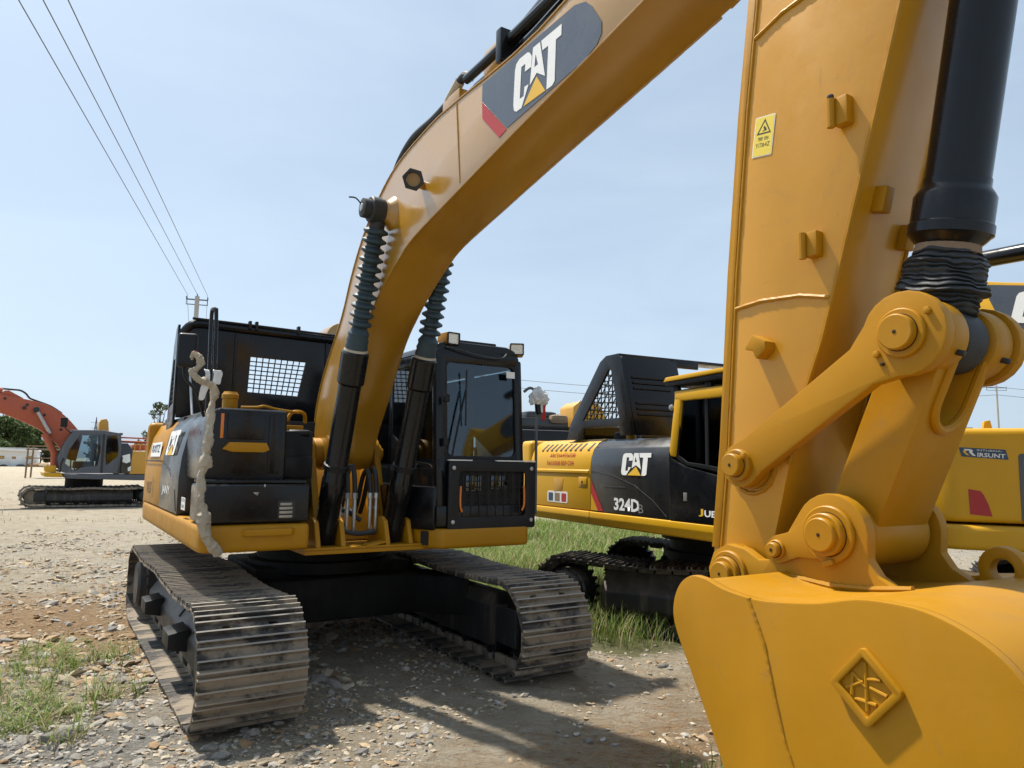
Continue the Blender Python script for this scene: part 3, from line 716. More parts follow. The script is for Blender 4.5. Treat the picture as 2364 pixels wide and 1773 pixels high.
q = B().box((1.414, -1.3, 1.86), (.003, .8, .15), 0, (0, -7, 0)).build('dealer_sticker', 'white_decal', o)
text(q, 'sticker_text', 'RXITZ', frame((1.4195, -1.62, 1.83), (0, 1, 0), (-.11, 0, 1)), .08, 'blue_decal', .62, .0015, .02)
text(o, 'side_text', 'MAX 24T', frame((1.4335, -1.75, 1.40), (0, 1, 0), (0, 0, 1)), .12, 'ink', .4)
text(o, 'side_text', '0537-82', frame((1.4335, -1.2, 1.36), (0, 0, 1), (0, -1, 0)), .10, 'black_panel', .22)
cw = [(1.43, -2.03), (1.40, -2.35), (1.2, -2.62), (.7, -2.78), (0, -2.83), (-.7, -2.78), (-1.2, -2.62), (-1.40, -2.35), (-1.43, -2.03)]
B().prism(cw, 2, 1.12, 2.18, .08, seg=4).build('counterweight', 'yellow', EX)
B().prism([(1.29, 2.18), (-1.30, 2.18), (-1.30, 1.30), (1.29, 1.30)], 1, -.45, -2.0, .02).build('engine_bay', 'black_satin', EX)
B().prism([(-.50, -.45), (-1.43, -.45), (-1.43, -2.02), (-.5, -2.02)], 2, 1.29, 2.16, .06).build('side_panel', 'yellow', EX)

# raised engine hood
hy = -.92
hole = [(.60, 2.50), (.055, 2.485), (-.02, 2.875), (.585, 2.885)]
outer = [(1.30, 2.19), (1.325, 2.6), (1.30, 3.02), (1.25, 3.13), (1.17, 3.195), (-.55, 3.165), (-.60, 2.17)]
o = B().prism(outer, 1, hy - .03, hy, .004, [hole]).build('engine_hood', 'black', EX)
b = B(); b.tube([(1.29, hy - .02, 3.03), (1.25, hy - .01, 3.12), (1.15, hy, 3.185), (.8, hy, 3.18), (-.55, hy, 3.155)], .045, 10, 3); b.build('rolled_edge', 'black', o)
b = B(); b.tube([(1.2, hy + .03, 3.235), (.4, hy + .03, 3.225), (-.5, hy + .03, 3.21)], .014, 8, 1)
b.build('rail', 'black_satin', o)
for x in (.62, .55, .09): B().box((x, hy + .03, 3.225), (.03, .07, .09), .006).build('clamp', 'black_satin', o)
for k in range(1, 9):
    t = k / 9; a = Vector((.60, hy - .015, 2.50)).lerp(Vector((.055, hy - .015, 2.485)), t); c = Vector((.585, hy - .015, 2.885)).lerp(Vector((-.02, hy - .015, 2.875)), t)
    B().tube([a, c], .0065, 6, 1).build('grid_bar', 'black_satin', o)
for k in range(1, 8):
    t = k / 8; a = Vector((.60, hy - .012, 2.50)).lerp(Vector((.585, hy - .012, 2.885)), t); c = Vector((.055, hy - .012, 2.485)).lerp(Vector((-.02, hy - .012, 2.875)), t)
    B().tube([a, c], .0065, 6, 1).build('grid_bar', 'black_satin', o)
sw = [(hy, 2.12), (hy - .42, 2.05), (hy - .38, 2.30), (hy - .22, 2.95), (hy - .10, 3.13), (hy, 3.16)]
q = B().prism(sw, 0, 1.305, 1.33, .004, [[(hy - .05, 2.34), (hy - .32, 2.30), (hy - .19, 2.80), (hy - .05, 2.80)]]).build('hood_side', 'black', o)
for k in range(1, 9): 
    z = 2.33 + .47 * k / 9; B().tube([(1.318, hy - .04, z), (1.318, hy - .31 + .13 * k / 9, z - .02)], .006, 6, 1).build('grid_bar', 'black_satin', q)
for y in (.12, .18, .25): B().tube([(1.318, hy - y, 2.29), (1.318, hy - y, 2.81 if y < .2 else 2.6)], .006, 6, 1).build('grid_bar', 'black_satin', q)
for x in (.75, -.25): B().bb((x - .012, hy, 2.2), (x + .012, hy + .016, 3.12), .003).build('stiffener', 'black_satin', o)
B().tube([(.70, .4, 2.10), (.66, -.1, 2.5), (.60, hy + .02, 2.62)][:0] or [(1.2, -.55, 2.2), (1.2, hy + .01, 2.75)], .012, 8, 1).build('stay_rod', 'silver', o)
b = B().prism([(-.80, 2.18), (-.80, 3.2)] + arc((-.62, 3.30), .19, 180, 0, 10) + [(-.42, 2.18)], 1, -1.9, -1.5, .03); b.build('exhaust_shroud', 'yellow_boom', EX)

# mirror, grab rail and the foam-wrapped handrail at the right front corner
o = B().tube([(1.375, 1.15, 2.10), (1.45, 1.22, 2.28), (1.55, 1.26, 2.40), (1.55, 1.28, 2.55)], .012, 8, 4).build('mirror', 'black_satin', EX)
B().box((1.545, 1.30, 2.59), (.14, .075, .265), .03, (6, 0, -14), 4).build('mirror_housing', 'black_satin', o)
o = B().tube([(1.345, 1.30, 2.14), (1.34, 1.30, 2.5), (1.352, 1.29, 2.90), (1.358, 1.285, 2.935), (1.366, 1.25, 2.94), (1.37, 1.20, 2.90), (1.36, 1.18, 2.5), (1.355, 1.16, 2.12)], .0155, 10, 5).build('grab_rail', 'black', EX)
fp = [(1.565, 1.60, 2.50), (1.545, 1.63, 2.525), (1.51, 1.64, 2.50), (1.495, 1.645, 2.45), (1.53, 1.65, 2.415), (1.555, 1.65, 2.395), (1.53, 1.65, 2.355), (1.47, 1.64, 2.325), (1.405, 1.62, 2.30), (1.385, 1.61, 2.255), (1.395, 1.60, 2.20), (1.405, 1.61, 2.12), (1.41, 1.64, 2.02), (1.415, 1.655, 1.94), (1.425, 1.66, 1.86), (1.43, 1.665, 1.78), (1.435, 1.665, 1.70), (1.455, 1.665, 1.62), (1.445, 1.67, 1.53), (1.435, 1.67, 1.45), (1.42, 1.68, 1.38), (1.42, 1.68, 1.30), (1.395, 1.675, 1.22), (1.35, 1.665, 1.15), (1.30, 1.64, 1.10)]
rd = [.018, .03, .034, .03, .03, .034, .036, .034, .034, .036, .028, .040, .036, .046, .042, .056, .030, .036, .026, .034, .060, .050, .044, .052, .046]
o = B().tube([(p[0], p[1] - .01, p[2]) for p in fp[5:]], .016, 8, 3).build('handrail', 'silver', EX)
b = B(); b.tube(fp, [v * .74 for v in rd for _ in range(6)][:len(fp) * 6 - 5], 18, 6, .05)
bv = []
for v in b.v:
    v = Vector(v); n_ = noise.noise_vector(v * 24) * .013 + noise.noise_vector(v * 60) * .009 + noise.noise_vector(v * 140) * .003; bv.append(tuple(v + n_))
b.v = bv; b.build('foam_wrap', 'foam', o, 50)
def ribbon(parent, name, mat, pts, wd, seed):
    b = B(); P = [Vector(p) for p in pts]; V_ = []; n = 5; F = []
    for i, p in enumerate(P):
        for k in range(n):
            q = p + Vector(((k / (n - 1) - .5) * wd, 0, 0)); V_.append(q + noise.noise_vector(q * 26 + Vector((seed, 0, 0))) * .016)
    for i in range(len(P) - 1):
        for k in range(n - 1): F.append([i * n + k, i * n + k + 1, (i + 1) * n + k + 1, (i + 1) * n + k])
    b.raw(V_, F); ob = b.build(name, mat, parent, 50)
    md = ob.modifiers.new('thick', 'SOLIDIFY'); md.thickness = .003; md2 = ob.modifiers.new('sub', 'SUBSURF'); md2.levels = 1; md2.render_levels = 1
    return ob
ribbon(o, 'loose_film', 'plastic_wrap', [(1.45, 1.62, 2.42), (1.44, 1.63, 2.38), (1.45, 1.62, 2.33), (1.46, 1.63, 2.29), (1.465, 1.62, 2.25), (1.475, 1.61, 2.19)], .045, 1)
ribbon(o, 'loose_film', 'plastic_wrap', [(1.385, 1.60, 2.43), (1.365, 1.61, 2.40), (1.37, 1.60, 2.36), (1.38, 1.6, 2.32)], .06, 5)
B().box((1.54, 1.625, 2.53), (.03, .05, .022), .008).build('red_tape', 'cloth_red', o)

# cab
cab = B()
cab.prism([(-.13, 1.30), (-.45, 1.61), (-1.38, 1.61), (-1.38, -.30), (-.13, -.30)][1:4] + [(-1.38, -.25), (-.46, -.25)], 2, 1.22, 1.40, .02)
C = lambda x, y, z: Vector((x, y, z))
def bar(b, a, c, wx, wy, bv=.012):
    a = Vector(a); c = Vector(c); d = (c - a); L = d.length
    M = frame((a + c) / 2, (1, 0, 0) if abs(d.normalized().x) < .9 else (0, 1, 0), d)   # local Y along the bar
    bm = bmesh.new(); bmesh.ops.create_cube(bm, size=1); bmesh.ops.scale(bm, vec=(wx, L, wy), verts=bm.verts); bev(bm, min(bv, wx * .4, wy * .4), 2); b.add(bm, M)
bar(cab, (-.50, 1.55, 1.25), (-.515, 1.45, 2.74), .10, .10, .03); bar(cab, (-1.355, 1.55, 1.25), (-1.30, 1.45, 2.74), .085, .10, .03)
bar(cab, (-.49, .55, 1.25), (-.50, .52, 2.74), .07, .09); bar(cab, (-1.37, .55, 1.25), (-1.33, .52, 2.74), .07, .09)
bar(cab, (-.49, -.20, 1.25), (-.50, -.15, 2.74), .08, .10); bar(cab, (-1.37, -.20, 1.25), (-1.33, -.15, 2.74), .08, .10)
bar(cab, (-.46, 1.45, 2.725), (-1.34, 1.45, 2.725), .10, .12, .03); bar(cab, (-.46, -.15, 2.72), (-1.34, -.15, 2.72), .08, .10)
bar(cab, (-.50, 1.45, 2.72), (-.50, -.15, 2.72), .08, .10); bar(cab, (-1.33, 1.45, 2.72), (-1.33, -.15, 2.72), .08, .10)
cab.bb((-.49, -.2, 1.38), (-.455, 1.50, 1.72), .01); cab.bb((-1.40, -.2, 1.38), (-1.37, 1.50, 1.72), .01); cab.bb((-1.37, -.22, 1.38), (-.48, -.18, 1.90), .01)
cab.bb((-1.37, 1.52, 1.25), (-.48, 1.57, 1.80), .01)
cab.prism([(1.50, 1.72), (.5, 1.72), (.5, 2.05), (.62, 2.02), (1.1, 1.78), (1.40, 1.76)], 0, -.49, -.46, .006)
cab = cab.build('cab', 'black', EX)
rf = B().prism([(-.45, 2.765), (-1.36, 2.765), (-1.33, 2.83), (-1.22, 2.865), (-.62, 2.87), (-.50, 2.84)], 1, 1.47, -.22, .025, seg=3)
rf = rf.build('roof', 'black', cab)
B().tube([(-.57, 1.50, 2.80), (-.75, 1.54, 2.765), (-.95, 1.55, 2.735), (-1.12, 1.54, 2.74), (-1.2, 1.50, 2.79)], .009, 6, 5).build('lamp_cable', 'rubber', rf)
B().bb((-.70, 1.25, 2.865), (-1.12, 1.44, 2.89), .008).build('hatch', 'black_satin', rf)
wd_ = B().prism(rrect(-1.305, 1.80, -.555, 2.70, .05), 1, 0, .008, 0)
sh = lambda v: (v[0], 1.565 - (v[2] - 1.25) * .067 + v[1], v[2])
wd_.v = [sh(v) for v in wd_.v]; wd_.build('windshield', 'glass', cab, 0)
wf = B().prism(rrect(-1.33, 1.775, -.53, 2.725, .07), 1, 0, .016, .003, [rrect(-1.285, 1.83, -.575, 2.675, .06)])
wf.v = [(v[0], 1.575 - (v[2] - 1.25) * .067 + v[1], v[2]) for v in wf.v]; wf.build('windshield_frame', 'black_satin', cab)
for x0 in (-.475, -1.36):
    B().prism([(1.44, 1.80), (1.40, 2.66), (.58, 2.66), (.58, 2.06), (.66, 2.03), (1.1, 1.80)], 0, x0, x0 + .006, 0).build('side_window', 'glass', cab, 0)
    B().prism([(.48, 1.75), (.48, 2.66), (-.10, 2.66), (-.12, 1.75)], 0, x0, x0 + .006, 0).build('side_window', 'glass', cab, 0)
B().prism([(-.55, 1.92), (-1.30, 1.92), (-1.28, 2.66), (-.56, 2.66)], 1, -.16, -.154, 0).build('rear_window', 'glass', cab, 0)
st = B(); st.bb((-1.14, .30, 1.60), (-.70, .78, 1.76), .05); st.box((-.92, .26, 2.02), (.44, .14, .62), .05, (8, 0, 0)); st.box((-.92, .22, 2.42), (.28, .10, .18), .04, (8, 0, 0)); st.bb((-1.0, .4, 1.38), (-.84, .7, 1.62), .01); st.build('seat', 'seat', cab)
st = B(); 
for x in (-.62, -1.24): st.bb((x - .08, .35, 1.4), (x + .08, .95, 1.72), .03); st.tube([(x, .85, 1.72), (x, .88, 1.86), (x, .86, 1.92)], .018, 8)
st.bb((-.66, 1.2, 1.3), (-.56, 1.34, 1.95), .02); st.build('console', 'grey_plastic', cab)
B().bb((-1.36, -.14, 1.40), (-.50, -.12, 1.90), .01).build('rear_trim', 'concrete', cab)
B().box((-.74, 1.22, 1.88), (.16, .10, .20), .04, (20, 0, 10)).build('rag', 'cloth_red', cab)
gp_ = [(-.545, 1.205), (-.54, 1.79), (-1.455, 1.79), (-1.45, 1.19)]
g = B().prism(rrect(-1.45, 1.19, -.55, 1.785, .02), 1, 1.615, 1.635, .003, [rrect(-1.345, 1.30, -.655, 1.695, .03)]).build('guard_plate', 'black_satin', cab)
for x in (-.595, -1.405):
    for z in (1.26, 1.725): B().cyl((x, 1.634, z), (x, 1.648, z), .019, 14, .005).build('bolt', 'silver', g)
B().bb((-1.34, 1.575, 1.31), (-.66, 1.58, 1.69), 0).build('backing', 'black_satin', g)
for k in range(8): x = -.70 - k * .085; B().bb((x - .0045, 1.606, 1.30), (x + .0045, 1.614, 1.695), .001).build('grille_bar', 'black_satin', g)
for k in range(7): z = 1.335 + k * .055; B().bb((-1.345, 1.599, z - .0045), (-.655, 1.606, z + .0045), .001).build('grille_bar', 'black_satin', g)
B().bb((-.90, 1.578, 1.52), (-.74, 1.592, 1.66), .004).build('lower_glass', 'glass_dark', g); B().bb((-1.17, 1.578, 1.54), (-1.0, 1.592, 1.67), .004).build('lower_glass', 'glass_dark', g)
for x, s in ((-.672, 1), (-1.335, -1)):
    B().tube([(x - .02 * s, 1.622, 1.345), (x, 1.626, 1.40), (x, 1.626, 1.52), (x - .003 * s, 1.622, 1.565)], .010, 8, 4).build('marker_lamp', 'amber', g)
for k, (x0, x1) in enumerate(((-.55, -.78), (-1.03, -1.45))): B().bb((x0, 1.60, 1.787), (x1, 1.638, 1.797), .002).build('tape', 'white_paint', g)
for xa, yw in ((-.63, 6), (-1.37, -28)):
    lm = B().box((xa, 1.40, 2.885 if yw > 0 else 2.855), (.135, .16, .115), .012, (0, 0, yw)).build('work_lamp', 'yellow', cab)
    M = Matrix.Translation((xa, 1.40, 2.885 if yw > 0 else 2.855)) @ Matrix.Rotation(R(yw), 4, 'Z')
    B().prism(rrect(-.067, -.057, .067, .057, .01), 1, .078, .100, .003, [rrect(-.056, -.046, .056, .046, .01)], M).build('lamp_rim', 'black_satin', lm)
    B().prism(rrect(-.056, -.046, .056, .046, .01), 1, .078, .088, 0, (), M).build('lens', 'lamp_lens', lm, 0)
    bm_ = B().box((xa, 1.36, 2.80), (.04, .05, .07), .004); bm_.build('lamp_bracket', 'black_satin', lm)
wp = B().tube([(-.60, 1.59, 1.83), (-.66, 1.575, 2.1), (-.74, 1.555, 2.42)], .009, 6, 3).build('wiper', 'black_satin', cab)
B().bb((-.752, 1.545, 2.10), (-.742, 1.562, 2.60), .002).build('wiper_blade', 'rubber', wp)
B().bb((-1.26, 1.548, 2.56), (-1.17, 1.552, 2.62), 0).build('glass_sticker', 'white_decal', cab)
for z in (2.33, 1.95): B().box((-.525, 1.60, z), (.05, .04, .07), .008).build('hinge', 'black_satin', cab)
B().bb((-1.325, 1.46, 2.20), (-1.30, 1.50, 2.36), .01).build('latch', 'black_satin', cab)
B().tube([(-.47, 1.30, 1.30), (-.30, 1.28, 1.42), (-.27, 1.26, 1.6), (-.46, 1.2, 1.75)], .012, 8, 4).build('grab_rail', 'black', cab)
b = B().prism([(-.20, 1.12), (-.44, 1.58), (-.47, 1.58), (-.47, .2), (-.20, .2)], 2, 1.19, 1.56, .02); b.build('cab_side_cover', 'black', cab)
o = B().prism([(-.27, 1.14), (-.455, 1.60), (-.50, 1.65), (-1.36, 1.65), (-1.41, 1.58), (-1.41, -2.0), (-.27, -2.0)], 2, 1.035, 1.205, .035, seg=4).build('side_skirt', 'yellow', EX)
q = flat(o, 'sticker', rrect(0, 0, .09, .12, .006), frame((-.385, 1.448, 1.06), (-.185, .46, 0), (0, 0, 1)) @ Matrix.Rotation(math.pi, 4, 'Y') @ Matrix.Translation((-.09, 0, .001)), 'ink')
b = B().tube([(-1.40, 1.50, 2.45), (-1.46, 1.52, 2.49), (-1.52, 1.53, 2.44), (-1.53, 1.53, 2.28), (-1.52, 1.54, 1.9), (-1.50, 1.57, 1.3)], .014, 8, 4).build('handrail', 'grey_plastic', cab)
B().box((-1.535, 1.54, 2.30), (.045, .05, .13), .015, (0, 6, 0)).build('mirror_housing', 'black_satin', b)
q = B(); bm = bmesh.new(); bmesh.ops.create_icosphere(bm, subdivisions=4, radius=1)
for v in bm.verts:
    n_ = v.co.copy(); v.co = Vector((v.co.x * .10, v.co.y * .06, v.co.z * .075)); v.co += n_ * (noise.noise(n_ * 3.1) * .03 + noise.noise(n_ * 9) * .010) + Vector((0, 0, -.06 * abs(n_.x)))
q.add(bm, Matrix.Translation((-1.545, 1.54, 2.43))); q.build('plastic_wrap', 'plastic_wrap', b, 60)
ribbon(b, 'red_ribbon', 'cloth_red', [(-1.595, 1.55, 2.42), (-1.60, 1.56, 2.36), (-1.595, 1.55, 2.30), (-1.60, 1.56, 2.24), (-1.595, 1.55, 2.18)], .035, 9)
ribbon(b, 'loose_film', 'plastic_wrap', [(-1.575, 1.55, 2.42), (-1.575, 1.56, 2.36), (-1.57, 1.55, 2.30), (-1.565, 1.56, 2.26)], .03, 12)

# ---- boom, cylinders, stick, links, bucket of the main excavator
def smooth2(P, n=5):
    Q = []
    for i in range(len(P) - 1):
        a = Vector(P[max(i - 1, 0)]); b = Vector(P[i]); c = Vector(P[i + 1]); d = Vector(P[min(i + 2, len(P) - 1)])
        for k in range(n):
            t = k / n; Q.append(tuple(.5 * ((2 * b) + (c - a) * t + (2 * a - 5 * b + 4 * c - d) * t * t + (3 * b - a - 3 * c + d) * t ** 3)))
    Q.append(tuple(P[-1])); return Q
top = smooth2([(.53, 2.02), (.57, 2.26), (.72, 2.53), (.94, 2.77), (1.18, 3.03), (1.40, 3.37), (1.65, 3.65), (1.96, 3.87), (2.31, 4.02), (2.87, 4.105), (3.24, 4.115), (4.2, 4.115), (5.3, 4.33)], 4)
bot = smooth2([(5.22, 3.86), (4.62, 3.745), (3.9, 3.612), (3.32, 3.498), (2.65, 3.362), (2.40, 3.265), (2.14, 3.13), (1.9, 2.97), (1.68, 2.79), (1.47, 2.53), (1.30, 2.28), (1.10, 2.02), (1.0, 1.80), (.90, 1.70)], 4)
foot = arc((.70, 1.84), .155, -60, -200, 8)
BH = .20
boom = B().prism(top + bot + foot, 0, XB - BH, XB + BH, .010, seg=2, ang=50).build('boom', 'yellow_boom', EX)
B().cyl((XB - .27, .70, 1.84), (XB + .27, .70, 1.84), .135, 32, .012).build('foot_boss', 'yellow', boom)
for s in (1, -1):
    b = B(); x = XB + s * (BH + .001)
    b.weld([(x, y, z) for y, z in top[2:-1:1]], .006, .02); b.weld([(x, y, z) for y, z in bot[1:-6]], .006, .02)
    b.build('edge_weld', 'yellow_boom', boom)
    B().weld([(x, 3.25, 4.10), (x, 3.32, 3.54)], .0055).build('seam_weld', 'yellow_boom', boom)
    pr = [(5.15, 3.87), (5.6, 4.0)] + arc((5.72, 4.2), .19, -60, 120, 10) + [(5.5, 4.40), (5.15, 4.32)]
    B().prism(pr, 0, x - (0.02 if s > 0 else -.02), x + s * .03, .006).build('tip_plate', 'yellow_boom', boom)
    # lift cylinder pin boss
    pb = B().lathe((XB + s * .19, 2.215, 3.655), (XB + s * .30, 2.215, 3.655), [(0, .135), (.012, .132), (.05, .095), (.07, .085), (.11, .085)], 32).build('pin_boss', 'yellow_boom', boom)
    kb = B().cyl((XB + s * .195, 2.77, 3.70), (XB + s * .26, 2.77, 3.70), .03, 16).build('lamp_stub', 'yellow_boom', boom)
    M = Matrix.Translation((XB + s * .29, 2.80, 3.71)) @ Matrix.Rotation(R(-24 * s), 4, 'Z') @ Matrix.Rotation(R(-18), 4, 'X')
    if s > 0:
        kn = B(); h = [(.078 * math.cos(R(60 * i + 12)), .078 * math.sin(R(60 * i + 12))) for i in range(6)]; hi = [(v * .62, w_ * .62) for v, w_ in h]
        kn.prism(h, 1, -.02, .05, .008, [circ((0, 0), .048, 16)], M); kn.build('lamp_ring', 'rubber', kb)
        B().prism(circ((0, 0), .047, 20), 1, -.015, .0, 0, (), M).build('lamp_face', 'yellow_boom', kb)
# decal
D = lambda pts, z=0: [(p[0], p[1]) for p in pts]
MX = frame((XB + BH + .0015, 0, 0), (0, 1, 0), (0, 0, 1))
dc = flat(boom, 'decal', [(3.59, 4.075), (3.59, 3.965), (3.885, 3.68), (4.60, 3.745), (4.70, 3.78)] + [(4.735, 3.82), (4.735, 3.88), (4.66, 4.0), (4.61, 4.05), (4.52, 4.08)], MX, 'slate_decal', .002)
flat(dc, 'red_stripe', [(3.59, 3.96), (3.88, 3.674), (3.80, 3.655), (3.60, 3.85)], MX, 'red_decal', .0022)
cat_logo(dc, MX @ Matrix.Translation((3.955, 3.735, .0025)), .46, .30, .002)
# pipes and stick cylinder on top of the boom
o = B().lathe((XB, 3.55, 4.32), (XB, 5.6, 4.72), [(0, .07), (.05, .085), (1.9, .085), (1.92, .1), (2.0, .1)], 28).build('stick_cylinder', 'black', EX)
B().bb((XB - .11, 3.42, 4.11), (XB + .11, 3.66, 4.40), .03).build('cylinder_anchor', 'yellow_boom', o)
B().tube([(XB + .16, 3.30, 4.25), (XB + .15, 3.7, 4.27), (XB + .14, 4.5, 4.33), (XB + .13, 5.3, 4.5)], .03, 10, 3).build('pipe', 'black', o)
B().tube([(XB + .08, 3.30, 4.22), (XB + .08, 4.0, 4.25), (XB + .08, 5.3, 4.45)], .03, 10, 3).build('pipe', 'black', o)
for y in (3.75, 4.6): B().bb((XB + .02, y, 4.13), (XB + .21, y + .06, 4.34), .01).build('pipe_clamp', 'black', o)
b = B(); b.tube([(XB + .15, 3.34, 4.25), (XB + .15, 3.26, 4.30), (XB + .155, 3.16, 4.27), (XB + .16, 3.05, 4.20), (XB + .17, 2.85, 4.16), (XB + .18, 2.55, 4.14), (XB + .17, 2.3, 4.07), (XB + .15, 2.1, 3.97)], .028, 10, 5)
b.tube([(XB + .08, 3.30, 4.22), (XB + .09, 3.1, 4.19), (XB + .10, 2.8, 4.16), (XB + .10, 2.4, 4.10), (XB + .1, 2.1, 3.98)], .028, 10, 5)
b.build('boom_hose', 'rubber', boom)
B().tube([(XB + .155, 3.20, 4.285), (XB + .16, 3.06, 4.205)], .034, 10, 1).build('hose_ferrule', 'foam', boom)
B().bb((XB + .12, 3.02, 4.10), (XB + .19, 3.26, 4.21), .01).build('hose_bracket', 'yellow_boom', boom)
# lift cylinders
for s in (1, -1):
    x = XB + s * .30; p0 = Vector((x, 1.25, 1.12)); p1 = Vector((x, 2.215, 3.655)); d = (p1 - p0).normalized(); L = (p1 - p0).length
    at = lambda t: p0 + d * t
    cyl = B().lathe(at(-.08), at(1.62), [(0, .05), (.02, .085), (.25, .092), (.42, .092), (.43, .097), (.62, .097), (.63, .09), (1.42, .09), (1.44, .108), (1.68, .108), (1.70, .09)], 32).build('lift_cylinder', 'black', EX)
    B().lathe(at(.62), at(.67), [(0, .09), (.005, .103), (.045, .103), (.05, .09)], 28).build('clamp_band', 'black_satin', cyl)
    B().box(at(.64) - Vector((s * .11, 0, 0)), (.06, .05, .05), .008).build('clamp_block', 'black_satin', cyl)
    B().lathe(at(1.61), at(1.635), [(0, .095), (.012, .094), (.025, .085)], 24).build('dirt_ring', 'foam', cyl)
    bt = lathe_boot(at(1.80), at(L - .12), .055, .093, .068, .08)
    bt.lathe(at(1.63), at(1.80), [(0, .085), (.02, .09), (.05, .082), (.07, .088), (.10, .078), (.13, .085), (.17, .06)], 24)
    bt.build('rubber_boot', 'boot_blue', cyl)
    e = B().lathe(p1 - Vector((s * .0, 0, 0)) - Vector((s * .03, 0, 0)), p1 + Vector((s * .14, 0, 0)), [(0, .09), (.01, .098), (.10, .098), (.11, .09), (.112, .075), (.165, .072), (.17, .06)], 32)
    e.cyl(at(L - .16), at(L - .06), .06, 20); e.build('rod_eye', 'rubber', cyl)
    B().cyl(p1 + Vector((s * .13, 0, 0)), p1 + Vector((s * .148, 0, 0)), .03, 14).build('pin_cap', 'silver', cyl)
    if s > 0: B().tube([p1 + Vector((.14, 0, .02)), p1 + Vector((.18, -.02, .07)), p1 + Vector((.23, -.03, .07))], .006, 6, 3).build('tie_wire', 'rubber', cyl)

# stick
SH = .17
sb = [(5.36, 1.46), (5.405, 1.85), (5.455, 2.48), (5.52, 3.09), (5.58, 3.53), (5.62, 4.0), (5.66, 4.5), (5.80, 4.75), (6.2, 4.7), (6.34, 4.3)]
sf = [(6.30, 3.75), (6.15, 3.22), (6.03, 2.81), (5.90, 2.38), (5.84, 2.19), (5.77, 2.02), (5.70, 1.78), (5.61, 1.44), (5.56, 1.33), (5.49, 1.29), (5.42, 1.32), (5.37, 1.38)]
stick = B().prism(sb + sf, 0, XB - SH, XB + SH, .008, seg=2).build('stick', 'yellow_stick', EX)
for s in (1, -1):
    x = XB + s * (SH + .001); b = B()
    b.weld([(x, y, z) for y, z in sf[:7]], .009, .014); b.build('edge_weld', 'yellow', stick)
    q = 1.0
    bk = [(5.362, 1.47), (5.407, 1.85), (5.457, 2.48), (5.522, 3.09), (5.582, 3.53)]
    pr = [(y - .006, z) for y, z in bk] + [(y + .030, z) for y, z in bk[::-1]]
    B().prism(pr, 0, x - s * .01, x + s * .006, .004).build('edge_flange', 'yellow', stick)
    B().weld([(x, y + .036, z) for y, z in bk], .006, .014).build('edge_weld', 'yellow', stick)
    b = B(); b.weld([(x, 5.485, 2.352), (x, 5.60, 2.362), (x, 5.76, 2.352), (x, 5.875, 2.325)], .008, .010); b.build('cross_weld', 'yellow', stick)
    b = B(); b.weld([(x, 5.60, 3.36), (x, 5.72, 3.40), (x, 5.90, 3.42)], .008, .010); b.build('cross_weld', 'yellow', stick)
def tab(c, d, rot, name='pipe_tab'):
    o = B().box(c, d, .007, rot).build(name, 'yellow', stick)
    return o
x = XB + SH
o = tab((x + .018, 5.955, 2.925), (.04, .05, .095), (0, 0, 0)); B().tube([(x + .042, 5.925, 2.875), (x + .045, 5.928, 2.97)], .013, 10, 1).build('tab_bolt', 'yellow', o); B().cyl((x + .045, 5.928, 2.97), (x + .045, 5.929, 2.985), .011, 8).build('tab_bolt', 'ink', o)
o = tab((x + .018, 5.83, 2.51), (.04, .05, .085), (0, 0, 0)); B().tube([(x + .042, 5.805, 2.462), (x + .045, 5.807, 2.55)], .012, 10, 1).build('tab_bolt', 'yellow', o)
B().prism([(5.565, 2.185), (5.60, 2.235), (5.655, 2.205), (5.655, 2.175), (5.615, 2.145), (5.60, 2.175)], 0, x - .002, x + .055, .006).build('stop_block', 'yellow', stick)
B().box((XB + .06, 6.00, 2.64), (.05, .045, .085), .008, (-15, 0, 0)).build('pipe_tab', 'yellow', stick)
B().box((XB - .13, 5.965, 2.555), (.05, .045, .085), .008, (-15, 0, 0)).build('pipe_tab', 'yellow', stick)
MS = frame((x + .001, 5.572, 2.905), (0, .088, -.014), (0, .016, .14))
o = flat(stick, 'warning_sticker', rrect(0, 0, .088, .148, .004), MS, 'white_decal', .0008)
flat(o, 'sticker_field', rrect(.003, .003, .085, .145, .003), MS @ Matrix.Translation((0, 0, .0009)), 'yellow_sticker', .0004)
flat(o, 'warning_triangle', [(.012, .082), (.076, .082), (.044, .138)], MS @ Matrix.Translation((0, 0, .0014)), 'ink', .0004, [[(.020, .087), (.068, .087), (.044, .129)]])
flat(o, 'warning_figure', [(.036, .092), (.056, .094), (.052, .104), (.044, .112), (.040, .104), (.046, .099)], MS @ Matrix.Translation((0, 0, .0014)), 'ink', .0004)
text(o, 'sticker_text', '警告', MS @ Matrix.Translation((.02, .058, .0012)), .014, 'ink', .05, .0004)
text(o, 'sticker_text', 'Y/7&4Z', MS @ Matrix.Translation((.012, .034, .0012)), .016, 'ink', .064, .0004)
